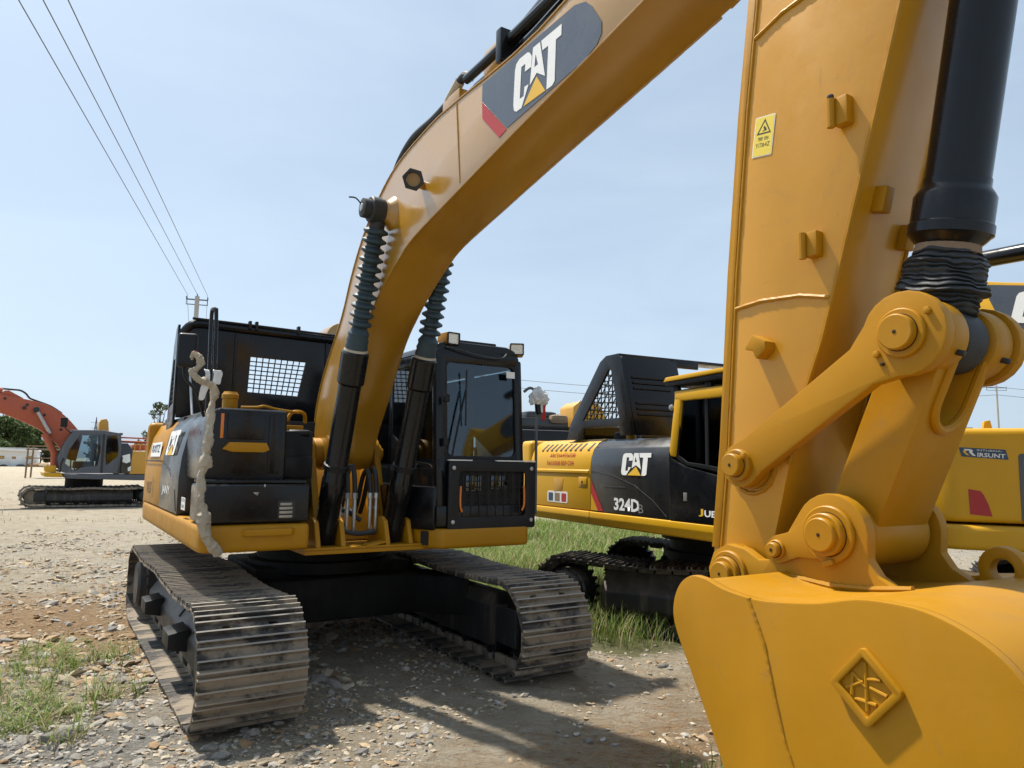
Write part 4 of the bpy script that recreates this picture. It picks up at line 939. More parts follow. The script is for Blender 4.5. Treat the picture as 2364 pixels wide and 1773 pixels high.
# pins and links
P1 = (5.485, 1.395); P2 = (5.885, 1.565); PT = (6.145, 2.16); PS = (5.545, 1.775)
def pin(parent, name, p, x0, s, rs, hts, mat='yellow'):
    b = B(); pr = []; t = 0
    for r, h in zip(rs, hts): pr += [(t, r), (t + h - .004, r), (t + h, r - .004)]; t += h
    b.lathe((x0, p[0], p[1]), (x0 + s, p[0], p[1]), pr, 36); o = b.build(name, mat, parent)
    q = x0 + s * hts[0]; B().lathe((q - s * .002, p[0], p[1]), (q + s * .0012, p[0], p[1]), [(0, rs[1] + .0045), (.0032, rs[1] + .0025)], 36).build(name + '_gap', 'grime', parent)
    e = x0 + s * sum(hts); B().cyl((e - s * .003, p[0], p[1]), (e + s * .0015, p[0], p[1]), .006, 10, .001).build('centre_mark', 'grime', parent)
    return o
lk_ = []
for s in (1, -1):
    x0 = XB + s * (SH + .022); x1 = x0 + s * .045
    o = B().prism(dogbone(PT, .125, PS, .078, .135), 0, x0, x1, .006, seg=2).build('side_link', 'yellow', EX)
    pin(o, 'pin_end', PT, x1 - s * .005, s, (.072, .052), (.022, .026)); pin(o, 'pin_end', PS, x1 - s * .005, s, (.056, .040), (.028, .03))
    for a_ in (35, 215):
        e_ = (PT[0] + .094 * math.cos(R(a_)), PT[1] + .094 * math.sin(R(a_))); B().cyl((x1 - s * .002, *e_), (x1 + s * .012, *e_), .011, 6, .002).build('lock_bolt', 'yellow', o)
    B().cyl((x1 - s * .001, PT[0] - .06, PT[1] - .085), (x1 + s * .012, PT[0] - .06, PT[1] - .085), .005, 8, .001).build('grease_nipple', 'grime', o)
    a = B().cyl((x1 + s * .008, PS[0] + .035, PS[1] + .03), (x1 + s * .03, PS[0] + .035, PS[1] + .03), .012, 6, .003); a.build('lock_bolt', 'yellow', o)
    B().lathe((x0 - s * .03, PS[0], PS[1]), (x0, PS[0], PS[1]), [(0, .085), (.03, .085)], 28).build('spacer', 'yellow', o)
    B().weld([(XB + s * (SH + .002), PS[0] + .10 * math.cos(R(a_)), PS[1] + .10 * math.sin(R(a_))) for a_ in range(180, 400, 20)], .008).build('boss_weld', 'yellow', stick)
# power link
d2 = Vector((0, PT[0] - P2[0], PT[1] - P2[1])); LL = d2.length; u = d2.normalized(); nn = Vector((1, 0, 0)).cross(u)
MP = Matrix((Vector((1, 0, 0)), u, nn)).transposed().to_4x4(); MP.translation = Vector((XB, P2[0], P2[1]))
hw = .145
prof = [(-hw, .03), (hw, .03), (hw, LL - .02), (.075, LL - .01)] + arc((0, LL - .17), .075, 0, -180, 10) + [(-.075, LL - .01), (-hw, LL - .02)]
pl_ = B().prism(prof, 2, -.085, .085, .012, (), MP, seg=2).build('power_link', 'yellow', EX)
rim = arc((0, LL - .17), .088, 0, -180, 12)
b = B(); b.tube([MP @ Vector((x_, y_, -.086)) for x_, y_ in [(.088, LL - .03)] + rim + [(-.088, LL - .03)]], .016, 10, 1); b.tube([MP @ Vector((x_, y_, .086)) for x_, y_ in [(.088, LL - .03)] + rim + [(-.088, LL - .03)]], .016, 10, 1); b.build('slot_rim', 'yellow', pl_)
B().cyl((XB - .155, *P2), (XB + .155, *P2), .108, 40, .012).build('lower_tube', 'yellow', pl_)
for s in (1, -1):
    B().cyl((XB + s * .075, *PT), (XB + s * .186, *PT), .112, 36, .016).build('upper_boss', 'yellow', pl_)
    B().cyl((XB + s * .13, PT[0] + .09, PT[1] - .055), (XB + s * .132, PT[0] + .118, PT[1] - .065), .009, 8, .002).build('grease_fitting', 'ink', pl_)
# bucket cylinder
c0 = Vector((XB, PT[0] - .035, PT[1])); c1 = Vector((XB, 6.55, 4.5)); dd = (c1 - c0).normalized()
at = lambda t: c0 + dd * t
bc = B().lathe(at(.295), at(2.3), [(0, .085), (.015, .10), (.03, .112), (.035, .119), (.065, .119), (.07, .114), (.150, .114), (.165, .106), (.178, .096), (.185, .094), (.205, .094), (.206, .091), (2.0, .091)], 44).build('bucket_cylinder', 'black', EX)
B().lathe(at(.270), at(.305), [(0, .08), (.006, .094), (.030, .09), (.038, .08)], 32).build('boot_clamp', 'wood', bc)
prof = [(0, .07)]; t = .0
while t < .175:
    r = .098 + .024 * math.sin(math.pi * min(1, (t + .02) / .20)) + rnd.uniform(-.008, .010); prof += [(t + .002, r - .008), (t + .006, r), (t + .010, r - .001), (t + .013, r - .007)]; t += .0145
prof.append((.19, .075))
b = B().lathe(at(.09), at(.28), prof, 48); b.v = [tuple(Vector(v) + noise.noise_vector(Vector(v) * 9) * .018 + noise.noise_vector(Vector(v) * 28) * .009) for v in b.v]
b.build('rubber_boot', 'rubber', bc, 60)
b = B().cyl((XB - .06, *PT), (XB + .06, *PT), .10, 36, .01); b.cyl(at(.05), at(.16), .075, 28); b.build('rod_eye', 'rubber', bc)

# bucket
bx0, bx1 = XB - .60, XB + .60
tp = [(5.72, 1.432), (5.79, 1.412), (5.88, 1.402), (5.94, 1.402), (6.03, 1.412), (6.11, 1.425), (6.21, 1.45), (6.30, 1.455), (6.37, 1.45), (6.44, 1.43), (6.51, 1.395), (6.565, 1.345), (6.62, 1.26), (6.66, 1.14), (6.68, 1.0), (6.675, .82), (6.63, .62), (6.54, .44), (6.41, .30), (6.25, .21), (6.08, .17)]
tp = smooth2(tp, 3)
lf = [(6.0, .32), (5.90, .60), (5.78, .91), (5.72, 1.03), (5.66, 1.14), (5.60, 1.25), (5.582, 1.30), (5.588, 1.35), (5.61, 1.40), (5.655, 1.43)]
lf = lf[:2] + smooth2([lf[2], (5.72, 1.03), (5.655, 1.15), (5.60, 1.25), (5.583, 1.31), (5.592, 1.365), (5.62, 1.41), (5.665, 1.435), (5.72, 1.432)], 4)[:-1]
bk = B(); inn = []
for i, p in enumerate(tp):
    a = Vector(tp[max(0, i - 1)]); c = Vector(tp[min(len(tp) - 1, i + 1)]); dv = (c - a).normalized(); nv = Vector((dv.y, -dv.x)); inn.append((p[0] + nv.x * .03 - nv.x * 0, p[1] + nv.y * .03))
bk.prism(tp + inn[::-1], 0, bx0 + .001, bx1 - .028, .003)
bucket = bk.build('bucket', 'yellow', EX)
for x0 in (bx0 - .002, bx1 - .028):
    sd_ = B().prism(tp + lf, 0, x0, x0 + .030, .005).build('side_plate', 'yellow', bucket)
    s = 1 if x0 > 0 else -1; xo = x0 + .027 if s > 0 else x0 + .003
    B().weld([(xo, 5.88, 1.40), (xo, 5.93, 1.29), (xo, 5.96, 1.16), (xo, 5.99, 1.05), (xo, 6.04, .93), (xo, 6.16, .6), (xo, 6.2, .3)], .0075, .006).build('cutter_weld', 'yellow', bucket)
b = B().bb((bx0, 6.0, .14), (bx1, 6.14, .19), .008); b.build('lip', 'yellow', bucket)
for k in range(5):
    x = bx0 + .1 + .25 * k
    B().prism([(6.10, .20), (6.10, .12), (5.96, .05), (5.92, .06), (5.99, .20)], 0, x - .05, x + .05, .01).build('tooth', 'yellow', bucket)
xo = bx1 + .002
MB = frame((xo, 6.232, 1.25), (0, .104, -.094), (0, .09, .10))
bd = B(); h = .068
bd.prism(rrect(-.066, -.068, .066, .068, .012), 2, 0, .017, .006, [rrect(-.048, -.050, .048, .050, .004)], MB); 
bd = bd.build('badge', 'yellow', bucket)
flat(bd, 'badge_plate', rrect(-.05, -.052, .05, .052, .004), MB, 'yellow', .006)
q = B()
for a, c in (((-.040, .042), (.038, -.040)), ((-.044, -.005), (.0, .0)), ((-.03, -.046), (-.012, .005)), ((.0, -.046), (.042, -.01)), ((.006, .006), (.044, .028)), ((-.010, .016), (.012, .044)), ((-.044, -.004), (-.01, -.044))):
    q.tube([MB @ Vector((*a, .006)), MB @ Vector((*c, .008))], .005, 8, 1)
q.build('badge_relief', 'yellow', bd)
for s in (1, -1):
    x0 = XB + s * (SH + .012); x1 = x0 + s * .045
    pr = [(5.40, 1.32), (5.385, 1.40), (5.41, 1.46), (5.47, 1.495), (5.55, 1.485), (5.61, 1.455), (5.65, 1.46), (5.69, 1.50)] + arc(P2, .125, 150, -10, 12) + [(6.005, 1.50), (6.035, 1.455), (6.09, 1.425), (6.16, 1.41), (6.16, 1.38), (5.60, 1.37), (5.55, 1.31), (5.48, 1.285)]
    o = B().prism(pr, 0, x0, x1, .006, seg=2).build('bucket_ear', 'yellow', bucket)
    B().weld([(x1 + s * .002, y, z) for y, z in ((5.74, 1.418), (5.88, 1.408), (6.0, 1.415), (6.14, 1.435))], .010).build('ear_weld', 'yellow', o)
    pin(o, 'pin_end', P1, x1 - s * .004, s, (.078, .058, .042), (.018, .02, .022))
    pin(o, 'pin_end', P2, x1 + s * .004, s, (.088, .066, .052), (.014, .024, .018))
    f_ = B().prism(dogbone(P2, .088, (5.70, 1.50), .045, .085), 0, x1 + s * .001, x1 + s * .016, .004).build('pin_flag', 'yellow', o)
    pin(f_, 'lock_bolt', (5.70, 1.50), x1 + s * .014, s, (.032, .024), (.014, .02))
    B().box((x1 + s * .022, 5.89, 1.478), (.014, .04, .018), .005, (20, 0, 0)).build('stop_lug', 'yellow', f_)
    B().lathe((x0 - s * .002, *P1), (x0 - s * .022, *P1), [(0, .098), (.02, .098)], 28).build('spacer', 'yellow', o)
eye = arc((6.185, 1.47), .068, -20, 200, 14)
B().prism([(6.255, 1.40)] + eye + [(6.115, 1.40)], 0, XB - .225, XB - .175, .006, [circ((6.187, 1.468), .034, 20)]).build('lifting_eye', 'yellow', bucket)

# ------------------------------------------------------------------ second excavator, right behind
M2 = empty('excavator', (2.469, 8.593, 0), 207.5, 'yellow and black excavator with 324D on its side, behind the grass strip', 'excavator')
OFF = Matrix.Translation((-.12, -.24, 0)) @ Matrix.Rotation(R(34), 4, 'Z')
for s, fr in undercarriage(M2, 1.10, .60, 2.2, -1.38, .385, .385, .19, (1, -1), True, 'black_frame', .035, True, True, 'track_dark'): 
    fr.matrix_local = OFF
    if s > 0:
        q = B().box((1.308, .42, .36), (.004, .16, .075), .001).build('frame_sticker', 'yellow_decal', fr)
        text(q, 'sticker_text', 'DANGER', frame((1.3105, .36, .35), (0, 1, 0), (0, 0, 1)), .025, 'ink', .12)
cb = B(); cb.bb((-1.0, -.6, .36), (1.0, .8, .68), .05); cb.prism([(-1.0, .34), (1.0, .34), (1.0, .5), (.6, .75), (-.6, .75), (-1.0, .5)], 1, -.5, .5, .03); cb = cb.build('car_body', 'carbody', M2); cb.matrix_local = OFF
B().lathe((0, 0, .70), (0, 0, 1.06), [(0, .68), (.12, .68), (.13, .6), (.24, .6), (.25, .7), (.36, .7)], 40).build('swing_bearing', 'carbody', M2)
o = B().prism([(1.30, 1.075), (1.40, 1.10), (1.435, 1.17), (1.435, 1.235), (1.40, 1.245), (-1.40, 1.245), (-1.435, 1.17), (-1.40, 1.10), (-1.30, 1.075)], 1, -2.1, 1.50, .012).build('side_skirt', 'yellow_bright', M2)
B().bb((1.434, -.634, 1.09), (1.437, -.630, 1.24), 0).build('skirt_seam', 'ink', o)
hp2 = [(1.42, 1.25), (1.42, 1.74), (1.405, 1.85), (1.37, 1.95), (1.30, 2.03), (1.20, 2.075), (-1.2, 2.08), (-1.4, 1.9), (-1.42, 1.25)]
py = B().prism(hp2, 1, -2.05, -.632, .012).build('side_panel', 'yellow_bright', M2)
B().prism([(1.417, 1.655), (1.434, 1.675), (1.434, 1.70), (1.417, 1.715)], 1, -2.0, -.66, .002).build('panel_ridge', 'yellow_bright', py)
for k in range(10):
    y = -1.83 + .112 * k + (.06 if k == 9 else 0)
    flat(py, 'vent_slot', [(y, -.012), (y + .045, -.012), (y + .088, .098), (y + .05, .098)], frame((1.3725, 0, 1.948), (0, 1, 0), (-.66, 0, .75)), 'ink', .003)
text(py, 'side_text', 'ABCDA4556S0E', frame((1.402, -1.58, 1.85), (0, 1, 0), (-.12, 0, 1)), .055, 'red_decal', .60, .002, .01)
text(py, 'side_text', 'FAX0308 BSP C04', frame((1.4195, -1.62, 1.76), (0, 1, 0), (-.06, 0, 1)), .055, 'red_decal', .62, .002, .01)
q = B().bb((1.418, -.88, 1.51), (1.424, -.69, 1.63), .003).build('latch_recess', 'yellow_old', py); B().bb((1.42, -.84, 1.535), (1.432, -.70, 1.62), .006).build('latch', 'yellow_bright', q); B().cyl((1.43, -.79, 1.57), (1.436, -.79, 1.57), .016, 12).build('key_hole', 'ink', q)
q = B().prism([(-1.45, 1.60), (-1.22, 1.60), (-1.25, 1.45), (-1.43, 1.43)], 0, 1.419, 1.423, .001).build('torn_sticker', 'yellow_old', py)
q = flat(py, 'round_sticker', rrect(-1.60, 1.305, -1.12, 1.44, .03), frame((1.4205, 0, 0), (0, 1, 0), (0, 0, 1)), 'white_decal', .002)
for k, (a, c, m) in enumerate(((-1.57, -1.46, 'blue_decal'), (-1.42, -1.30, 'wood'), (-1.26, -1.15, 'red_decal'))): flat(q, 'sticker_mark', rrect(a, 1.32, c, 1.42, .01), frame((1.4205, 0, 0), (0, 1, 0), (0, 0, 1)) @ Matrix.Translation((0, 0, .002)), m, .001)
hb = [(1.42, 1.25), (1.42, 1.74), (1.405, 1.86), (1.365, 1.96), (1.29, 2.03), (1.19, 2.065), (.3, 2.07), (.3, 1.25)]
pk = B().prism(hb, 1, -.628, .76, .012).build('side_panel', 'black_panel', M2)
cat_logo(pk, frame((1.4215, -.03, 1.665), (0, 1, 0), (-.08, 0, 1)), .50, .235, .003, .003)
text(pk, 'model_text', '324D', frame((1.4215, -.165, 1.285), (0, 1, 0), (0, 0, 1)), .135, 'white_decal', .45, .002, .035)
text(pk, 'model_text', 'B', frame((1.4215, .27, 1.28), (0, 1, 0), (0, 0, 1)), .09, 'silver', .08, .002, .0)
MY = frame((1.4215, 0, 0), (0, 1, 0), (0, 0, 1))
flat(pk, 'red_stripe', [(-.615, 1.60), (-.615, 1.45), (-.47, 1.258), (-.37, 1.258)], MY, 'red_decal', .002)
flat(pk, 'yellow_wedge', [(-.615, 1.445), (-.615, 1.258), (-.475, 1.258)], MY, 'yellow_bright', .0018)
B().weld([(1.421, -.60, 1.70), (1.421, -.2, 1.66), (1.421, .2, 1.56), (1.421, .5, 1.42), (1.421, .72, 1.27)], .005).build('panel_seam', 'black_satin', pk)
B().bb((1.419, -.35, 1.52), (1.423, .05, 1.54), .002).build('panel_groove', 'ink', pk)
B().lathe((1.05, -.35, 2.05), (1.05, -.35, 2.17), [(0, .06), (.08, .055), (.085, .062), (.11, .062), (.12, .05)], 24).build('filler_cap', 'yellow_bright', M2)
# cab on the near side
cl_ = B().prism([(.762, 1.25), (.762, 1.93), (.80, 1.84), (1.0, 1.765), (1.42, 1.69), (2.05, 1.62), (2.10, 1.25)], 0, .45, 1.43, .015).build('cab_base', 'black', M2)
B().bb((1.428, .98, 1.44), (1.434, 1.03, 1.52), .002).build('door_latch', 'silver', cl_)
text(cl_, 'side_text', 'J', frame((1.4305, 1.19, 1.31), (0, 1, 0), (0, 0, 1)), .07, 'yellow_decal', .06, .002, .03)
text(cl_, 'side_text', 'UE', frame((1.4305, 1.265, 1.31), (0, 1, 0), (0, 0, 1)), .06, 'white_decal', .15, .002, .03)
cf = B()
bar(cf, (1.385, .80, 1.86), (1.375, .90, 2.46), .09, .10, .03); bar(cf, (.50, .80, 1.86), (.50, .90, 2.46), .09, .10, .03)
bar(cf, (1.385, 2.0, 1.64), (1.375, 1.85, 2.46), .08, .09, .03); bar(cf, (.50, 2.0, 1.64), (.50, 1.85, 2.46), .08, .09, .03)
bar(cf, (1.38, .85, 2.45), (1.38, 1.9, 2.45), .09, .10, .02); bar(cf, (.5, .85, 2.45), (.5, 1.9, 2.45), .09, .10, .02); bar(cf, (.5, .9, 2.45), (1.38, .9, 2.45), .09, .10, .02); bar(cf, (.5, 1.85, 2.45), (1.38, 1.85, 2.45), .09, .10, .02)
cf.prism([(.46, 2.46), (1.42, 2.46), (1.42, 2.50), (1.3, 2.53), (.6, 2.53), (.46, 2.50)], 1, .84, 1.92, .015)
cf = cf.build('cab', 'yellow_bright', M2)
B().prism([(.87, 1.87), (.92, 2.40), (1.265, 2.40), (1.265, 1.78), (1.0, 1.80)], 0, 1.386, 1.392, 0).build('side_window', 'glass_dark', cf, 0)
B().prism([(1.285, 1.775), (1.285, 2.40), (1.81, 2.40), (1.90, 1.68)], 0, 1.386, 1.392, 0).build('side_window', 'glass_dark', cf, 0)
wfr = B().prism([(.84, 1.85), (.89, 2.43), (1.84, 2.43), (1.93, 1.65), (1.0, 1.78)], 0, 1.392, 1.404, .002, [[(.875, 1.875), (.92, 2.395), (1.255, 2.395), (1.255, 1.785), (1.0, 1.81)], [(1.295, 1.78), (1.295, 2.395), (1.81, 2.395), (1.89, 1.70)]]); wfr.build('window_frame', 'black_satin', cf)
B().bb((.52, .90, 1.86), (1.36, .91, 2.42), 0).build('rear_window', 'glass_dark', cf, 0)
B().bb((.52, 1.88, 1.70), (1.36, 1.89, 2.42), 0).build('windshield', 'glass_dark', cf, 0)
st = B(); st.box((.95, 1.15, 2.08), (.44, .14, .55), .05); st.bb((.73, 1.2, 1.7), (1.17, 1.65, 1.85), .04); st.build('seat', 'seat', cf)
vz = B().prism([(.72, 2.60), (.76, 2.645), (1.5, 2.66), (2.05, 2.66), (2.05, 2.62), (1.5, 2.62)], 0, .42, 1.46, .01).build('sun_visor', 'yellow_bright', M2)
B().prism([(.74, 2.555), (.74, 2.60), (2.0, 2.618), (2.0, 2.57)], 0, .44, 1.44, .008).build('visor_frame', 'black_satin', vz)
for y in (.84, 1.3, 1.85): B().box((1.38, y, 2.53), (.04, .07, .10), .006, (20, 0, 0)).build('visor_bracket', 'black_satin', vz)
B().cyl((1.41, .80, 2.345), (1.43, .80, 2.345), .03, 14).build('marker_lamp', 'silver', cf)
# raised hood
hs2 = [(-1.34, 2.07), (-1.26, 2.27), (-.62, 2.97), (-.50, 3.03), (-.28, 3.03), (-.20, 2.97), (.02, 2.10), (-.22, 2.10), (-.24, 2.2), (-.95, 2.2), (-.98, 2.07)]
ho = B().prism(hs2, 0, 1.27, 1.30, .004, [[(-.98, 2.30), (-.45, 2.86), (-.40, 2.86), (-.24, 2.30)]]).build('engine_hood', 'black', M2)
for k in range(1, 10): 
    t = k / 10; y = -.98 + .74 * t; zt = min(2.30 + (y + .98) * 1.06, 2.86, 2.30 + (-.24 - y) * 3.5)
    B().tube([(1.285, y, 2.29), (1.285, y, zt)], .007, 6, 1).build('grid_bar', 'black_satin', ho)
for k in range(1, 9):
    z = 2.30 + .56 * k / 9; B().tube([(1.285, -.98 + (z - 2.3) * .95, z), (1.285, -.24 - (z - 2.3) * .28, z)], .007, 6, 1).build('grid_bar', 'black_satin', ho)
b = B(); b.prism([(-.24, 3.0), (-.21, 3.0), (.03, 2.10), (.0, 2.10)], 0, .50, 1.269, .004); pn = b.build('hood_panel', 'black', ho)
sl = Vector((0, .24, -.90)).normalized(); nf = Vector((0, .90, .24)).normalized()
for k, t in enumerate((.27, .34, .41, .60, .67, .74)):
    c = Vector((.93, -.21, 3.0)) + Vector((0, .24, -.90)) * t + nf * .012
    M = frame(c, (1, 0, 0), -sl); B().prism(rrect(-.27, -.014, .27, .014, .012), 2, -.004, .008, .003, (), M).build('louvre', 'black_satin', pn)
b = B(); b.prism([(-.52, 3.035), (-.26, 3.035), (-.26, 3.0), (-.52, 3.0)], 0, -.9, 1.29, .01); b.build('hood_top', 'black', ho)
b = B(); b.bb((.15, -.26, 2.92), (.52, -.22, 3.02), .01); b.prism([(.50, 3.0), (.50, 2.5), (.62, 2.72), (.66, 2.98)], 1, -.235, -.205, .004); b.build('hood_arm', 'black', ho)
bk_ = B()
for x0, x1 in ((1.20, 1.268), (.25, .33), (-.9, -.8)): bk_.prism([(-1.30, 2.09), (-1.22, 2.30), (-.60, 2.99), (-.585, 2.97), (-1.2, 2.27), (-1.27, 2.08)], 0, x0, x1, .003)
bk_.prism([(-1.30, 2.09), (-1.24, 2.26), (-1.22, 2.25), (-1.27, 2.08)], 0, -.9, 1.268, .003); bk_ = bk_.build('hood_back', 'black', ho)
for k in range(12): x = 1.14 - k * .075; B().tube([(x, -1.22, 2.29), (x, -.60, 2.98)], .008, 6, 1).build('grid_bar', 'black_satin', bk_)
for k in range(7): t = (k + .5) / 7; B().tube([(.3, -1.22 + .62 * t, 2.29 + .69 * t), (1.22, -1.22 + .62 * t, 2.29 + .69 * t)], .008, 6, 1).build('grid_bar', 'black_satin', bk_)
B().lathe((.95, -.55, 2.06), (.95, -.55, 2.16), [(0, .16), (.08, .16), (.1, .14)], 24).build('air_intake', 'rubber', M2)
cw2 = [(1.42, -2.06), (1.39, -2.35), (1.2, -2.62), (.7, -2.78), (0, -2.83), (-.7, -2.78), (-1.2, -2.62), (-1.39, -2.35), (-1.42, -2.06)]
B().prism(cw2, 2, 1.10, 2.08, .08, seg=4).build('counterweight', 'yellow_bright', M2)
# its lowered boom, stick and bucket
tb = smooth2([(.53, 2.02), (.75, 2.50), (1.15, 2.98), (1.65, 3.33), (2.1, 3.47), (2.5, 3.47), (3.14, 3.27), (3.9, 3.10), (5.2, 2.85)], 4); bb_ = smooth2([(5.2, 2.50), (3.9, 2.68), (3.27, 2.79), (2.6, 2.92), (2.1, 2.85), (1.7, 2.65), (1.3, 2.25), (1.0, 1.80)], 4)
bo = B().prism(tb + bb_ + arc((.70, 1.84), .155, -40, -200, 8), 0, -.2, .2, .01, ang=50).build('boom', 'yellow_bright', M2)
d_ = flat(bo, 'decal', [(3.13, 3.245), (3.28, 2.87), (4.2, 2.70), (4.35, 2.82), (4.30, 2.95), (4.2, 3.0)], frame((.2015, 0, 0), (0, 1, 0), (0, 0, 1)), 'slate_decal', .002)
cat_logo(d_, frame((.204, 3.33, 2.905), (0, 1, -.2), (0, .12, 1)), .55, .24, .003)
B().lathe((0, 2.2, 3.54), (0, 4.4, 3.44), [(0, .05), (.05, .07), (2.1, .07), (2.2, .05)], 20).build('stick_cylinder', 'black', M2)
B().prism([(2.35, 3.46), (2.37, 3.56), (2.45, 3.57), (2.6, 3.44)], 0, -.1, .1, .01).build('cylinder_anchor', 'yellow_bright', bo)
for x in (.3, -.3): B().lathe((x, 1.25, 1.12), (x, 2.1, 3.15), [(0, .09), (1.3, .09), (1.32, .11), (1.5, .11), (1.52, .06), (2.2, .06)], 20).build('lift_cylinder', 'black', M2)
B().prism([(5.0, 2.95), (5.25, 3.05), (5.5, 2.7), (5.75, 1.2), (5.5, 1.1), (5.3, 1.2), (5.05, 2.5)], 0, -.17, .17, .01).build('stick', 'yellow_bright', M2)
B().prism([(5.45, 1.3), (6.1, 1.3), (6.5, .9), (6.45, .4), (6.0, .15), (5.85, .2), (5.6, .9)], 0, -.55, .55, .03).build('bucket', 'yellow_bright', M2)

# ------------------------------------------------------------------ third excavator, far right
M3 = empty('excavator', (6.52, 7.43, 0), 247.5, 'bright yellow excavator cut off at the right edge with a red quarter reflector', 'excavator')
pl3 = arc((1.06, -1.94), .36, 0, -90, 8) + [(-1.0, -2.30), (-1.42, -2.0), (-1.42, -1.2), (1.42, -1.2)]
bd3 = B().prism([(.6, 1.30), (1.42, 1.30), (1.42, 1.98), (1.385, 2.08), (1.30, 2.155), (.6, 2.17)], 1, -1.2, .9, .015)
bd3 = bd3.build('body', 'yellow_bright', M3)
cw3 = B().prism(pl3, 2, 1.295, 2.165, .07, seg=4).build('counterweight', 'yellow_bright', M3)
o = B().prism(arc((1.16, -1.92), .31, 0, -80, 8) + [(-1.1, -2.2), (-1.44, -1.9), (-1.44, 1.2), (1.47, 1.2)], 2, 1.045, 1.272, .055, seg=4).build('side_skirt', 'yellow_bright', M3)
MY3 = frame((1.4212, 0, 0), (0, 1, 0), (0, 0, 1))
q = flat(cw3, 'dealer_sticker', [(-1.945, 1.985), (-1.925, 1.90), (-1.555, 1.872), (-1.575, 1.965)], MY3, 'blue_decal', .002)
flat(q, 'sticker_emblem', [(-1.905, 1.97), (-1.85, 1.968), (-1.83, 1.955), (-1.84, 1.94), (-1.81, 1.905), (-1.835, 1.905), (-1.865, 1.94), (-1.86, 1.955), (-1.90, 1.955)], MY3 @ Matrix.Translation((0, 0, .002)), 'white_decal', .001)
flat(q, 'sticker_emblem', [(-1.91, 1.955), (-1.885, 1.955), (-1.89, 1.94), (-1.86, 1.91), (-1.885, 1.912), (-1.915, 1.945)], MY3 @ Matrix.Translation((0, 0, .002)), 'yellow_decal', .001)
text(q, 'sticker_text', 'INTUBOA-', frame((1.4232, -1.80, 1.951), (0, 1, -.05), (0, 0, 1)), .016, 'white_decal', .2, .001)
text(q, 'sticker_text', 'IRSUNT', frame((1.4232, -1.80, 1.897), (0, 1, -.06), (0, 0, 1)), .04, 'white_decal', .22, .001, .02)
flat(cw3, 'reflector', [(-1.885, 1.60), (-1.79, 1.585), (-1.765, 1.55), (-1.73, 1.46), (-1.705, 1.355), (-1.90 + .02, 1.37)], MY3, 'red_decal', .003)
dr = B().prism(rrect(-1.48, 1.31, -.2, 1.93, .03), 0, 1.40, 1.428, .006, [rrect(-1.44, 1.35, -.24, 1.89, .03)]).build('door_frame', 'grey_plastic', bd3)
B().prism(rrect(-1.44, 1.35, -.24, 1.89, .03), 0, 1.421, 1.4235, 0).build('door_panel', 'yellow_old', dr)
B().prism([(-1.70, 2.16), (-1.69, 2.24), (-1.64, 2.25), (-1.62, 2.15)], 0, 1.1, 1.2, .008).build('lifting_lug', 'yellow_bright', cw3)
B().bb((.8, -1.95, 2.165), (1.0, -1.75, 2.19), .006).build('cover', 'black_satin', cw3)
B().prism([(-2.15, 2.17), (-2.1, 2.32), (-2.02, 2.34), (-1.93, 2.17)], 0, .6, .7, .006).build('hood_hinge', 'black_satin', cw3)
B().bb((-1.3, -1.2, 1.25), (1.3, 1.2, 2.1), .05).build('engine_bay', 'black_satin', M3)
for s, fr in undercarriage(M3, 1.10, .60, 2.4, -1.1, .40, .40, .19, (1, -1), False, 'black_frame', .03): pass
B().lathe((0, .2, .6), (0, .2, 1.06), [(0, .7), (.46, .7)], 32).build('swing_bearing', 'carbody', M3)
B().bb((-1.0, -.6, .36), (1.0, .9, .70), .05).build('car_body', 'carbody', M3)
cf3 = B(); 
for x in (-.5, -1.38):
    for y in (.95, 1.9): bar(cf3, (x, y, 1.25), (x, y, 2.75), .09, .09, .02)
cf3.bb((-1.42, .9, 2.72), (-.46, 1.95, 2.82), .03); cf3.bb((-1.42, .9, 1.2), (-.46, 1.95, 1.6), .02); cf3.build('cab', 'black', M3)
tb3 = smooth2([(1.3, 1.9), (1.8, 2.9), (2.6, 3.5), (3.6, 3.4), (5.6, 2.6)], 4); bb3 = smooth2([(5.5, 2.2), (3.6, 2.9), (2.8, 2.95), (2.2, 2.5), (1.7, 1.7)], 4)
B().prism(tb3 + bb3, 0, -.2, .2, .01, ang=50).build('boom', 'yellow_bright', M3)
B().prism([(5.4, 2.7), (5.8, 2.5), (5.7, 1.0), (5.3, .9), (5.3, 2.2)], 0, -.17, .17, .01).build('stick', 'yellow_bright', M3)
B().prism([(5.25, 1.1), (5.9, 1.1), (6.3, .7), (6.2, .2), (5.6, .1), (5.4, .7)], 0, -.5, .5, .03).build('bucket', 'yellow_bright', M3)

# ------------------------------------------------------------------ red-boomed excavator out in the yard
K = .00305
RE = empty('excavator', (-15.9, 27.6, 0), 124.8, 'distant excavator with long red boom and dark grey cab on the open yard', 'excavator')
def G(a, c): return (-(a - 1170) * K, (1545 - c) * K)
for s, fr in undercarriage(RE, 1.15, .6, 1.65, -1.9, .36, .36, .19, (1, -1), True, 'black_frame', .03, False, False):
    for o in list(fr.children):
        if o.name.startswith('idler') : o.data.materials[0] = MT['track_steel']
B().bb((-1.0, -1.0, .3), (1.0, 1.0, .68), .05).build('car_body', 'carbody', RE)
B().lathe((0, 0, .6), (0, 0, 1.0), [(0, .62), (.4, .62)], 24).build('swing_bearing', 'carbody', RE)
B().prism([G(910, 1160), G(1740, 1165), G(1960, 1160), G(1950, 1230), G(1700, 1235), G(960, 1215)], 0, -1.38, 1.38, .03).build('deck', 'grey_plastic', RE)
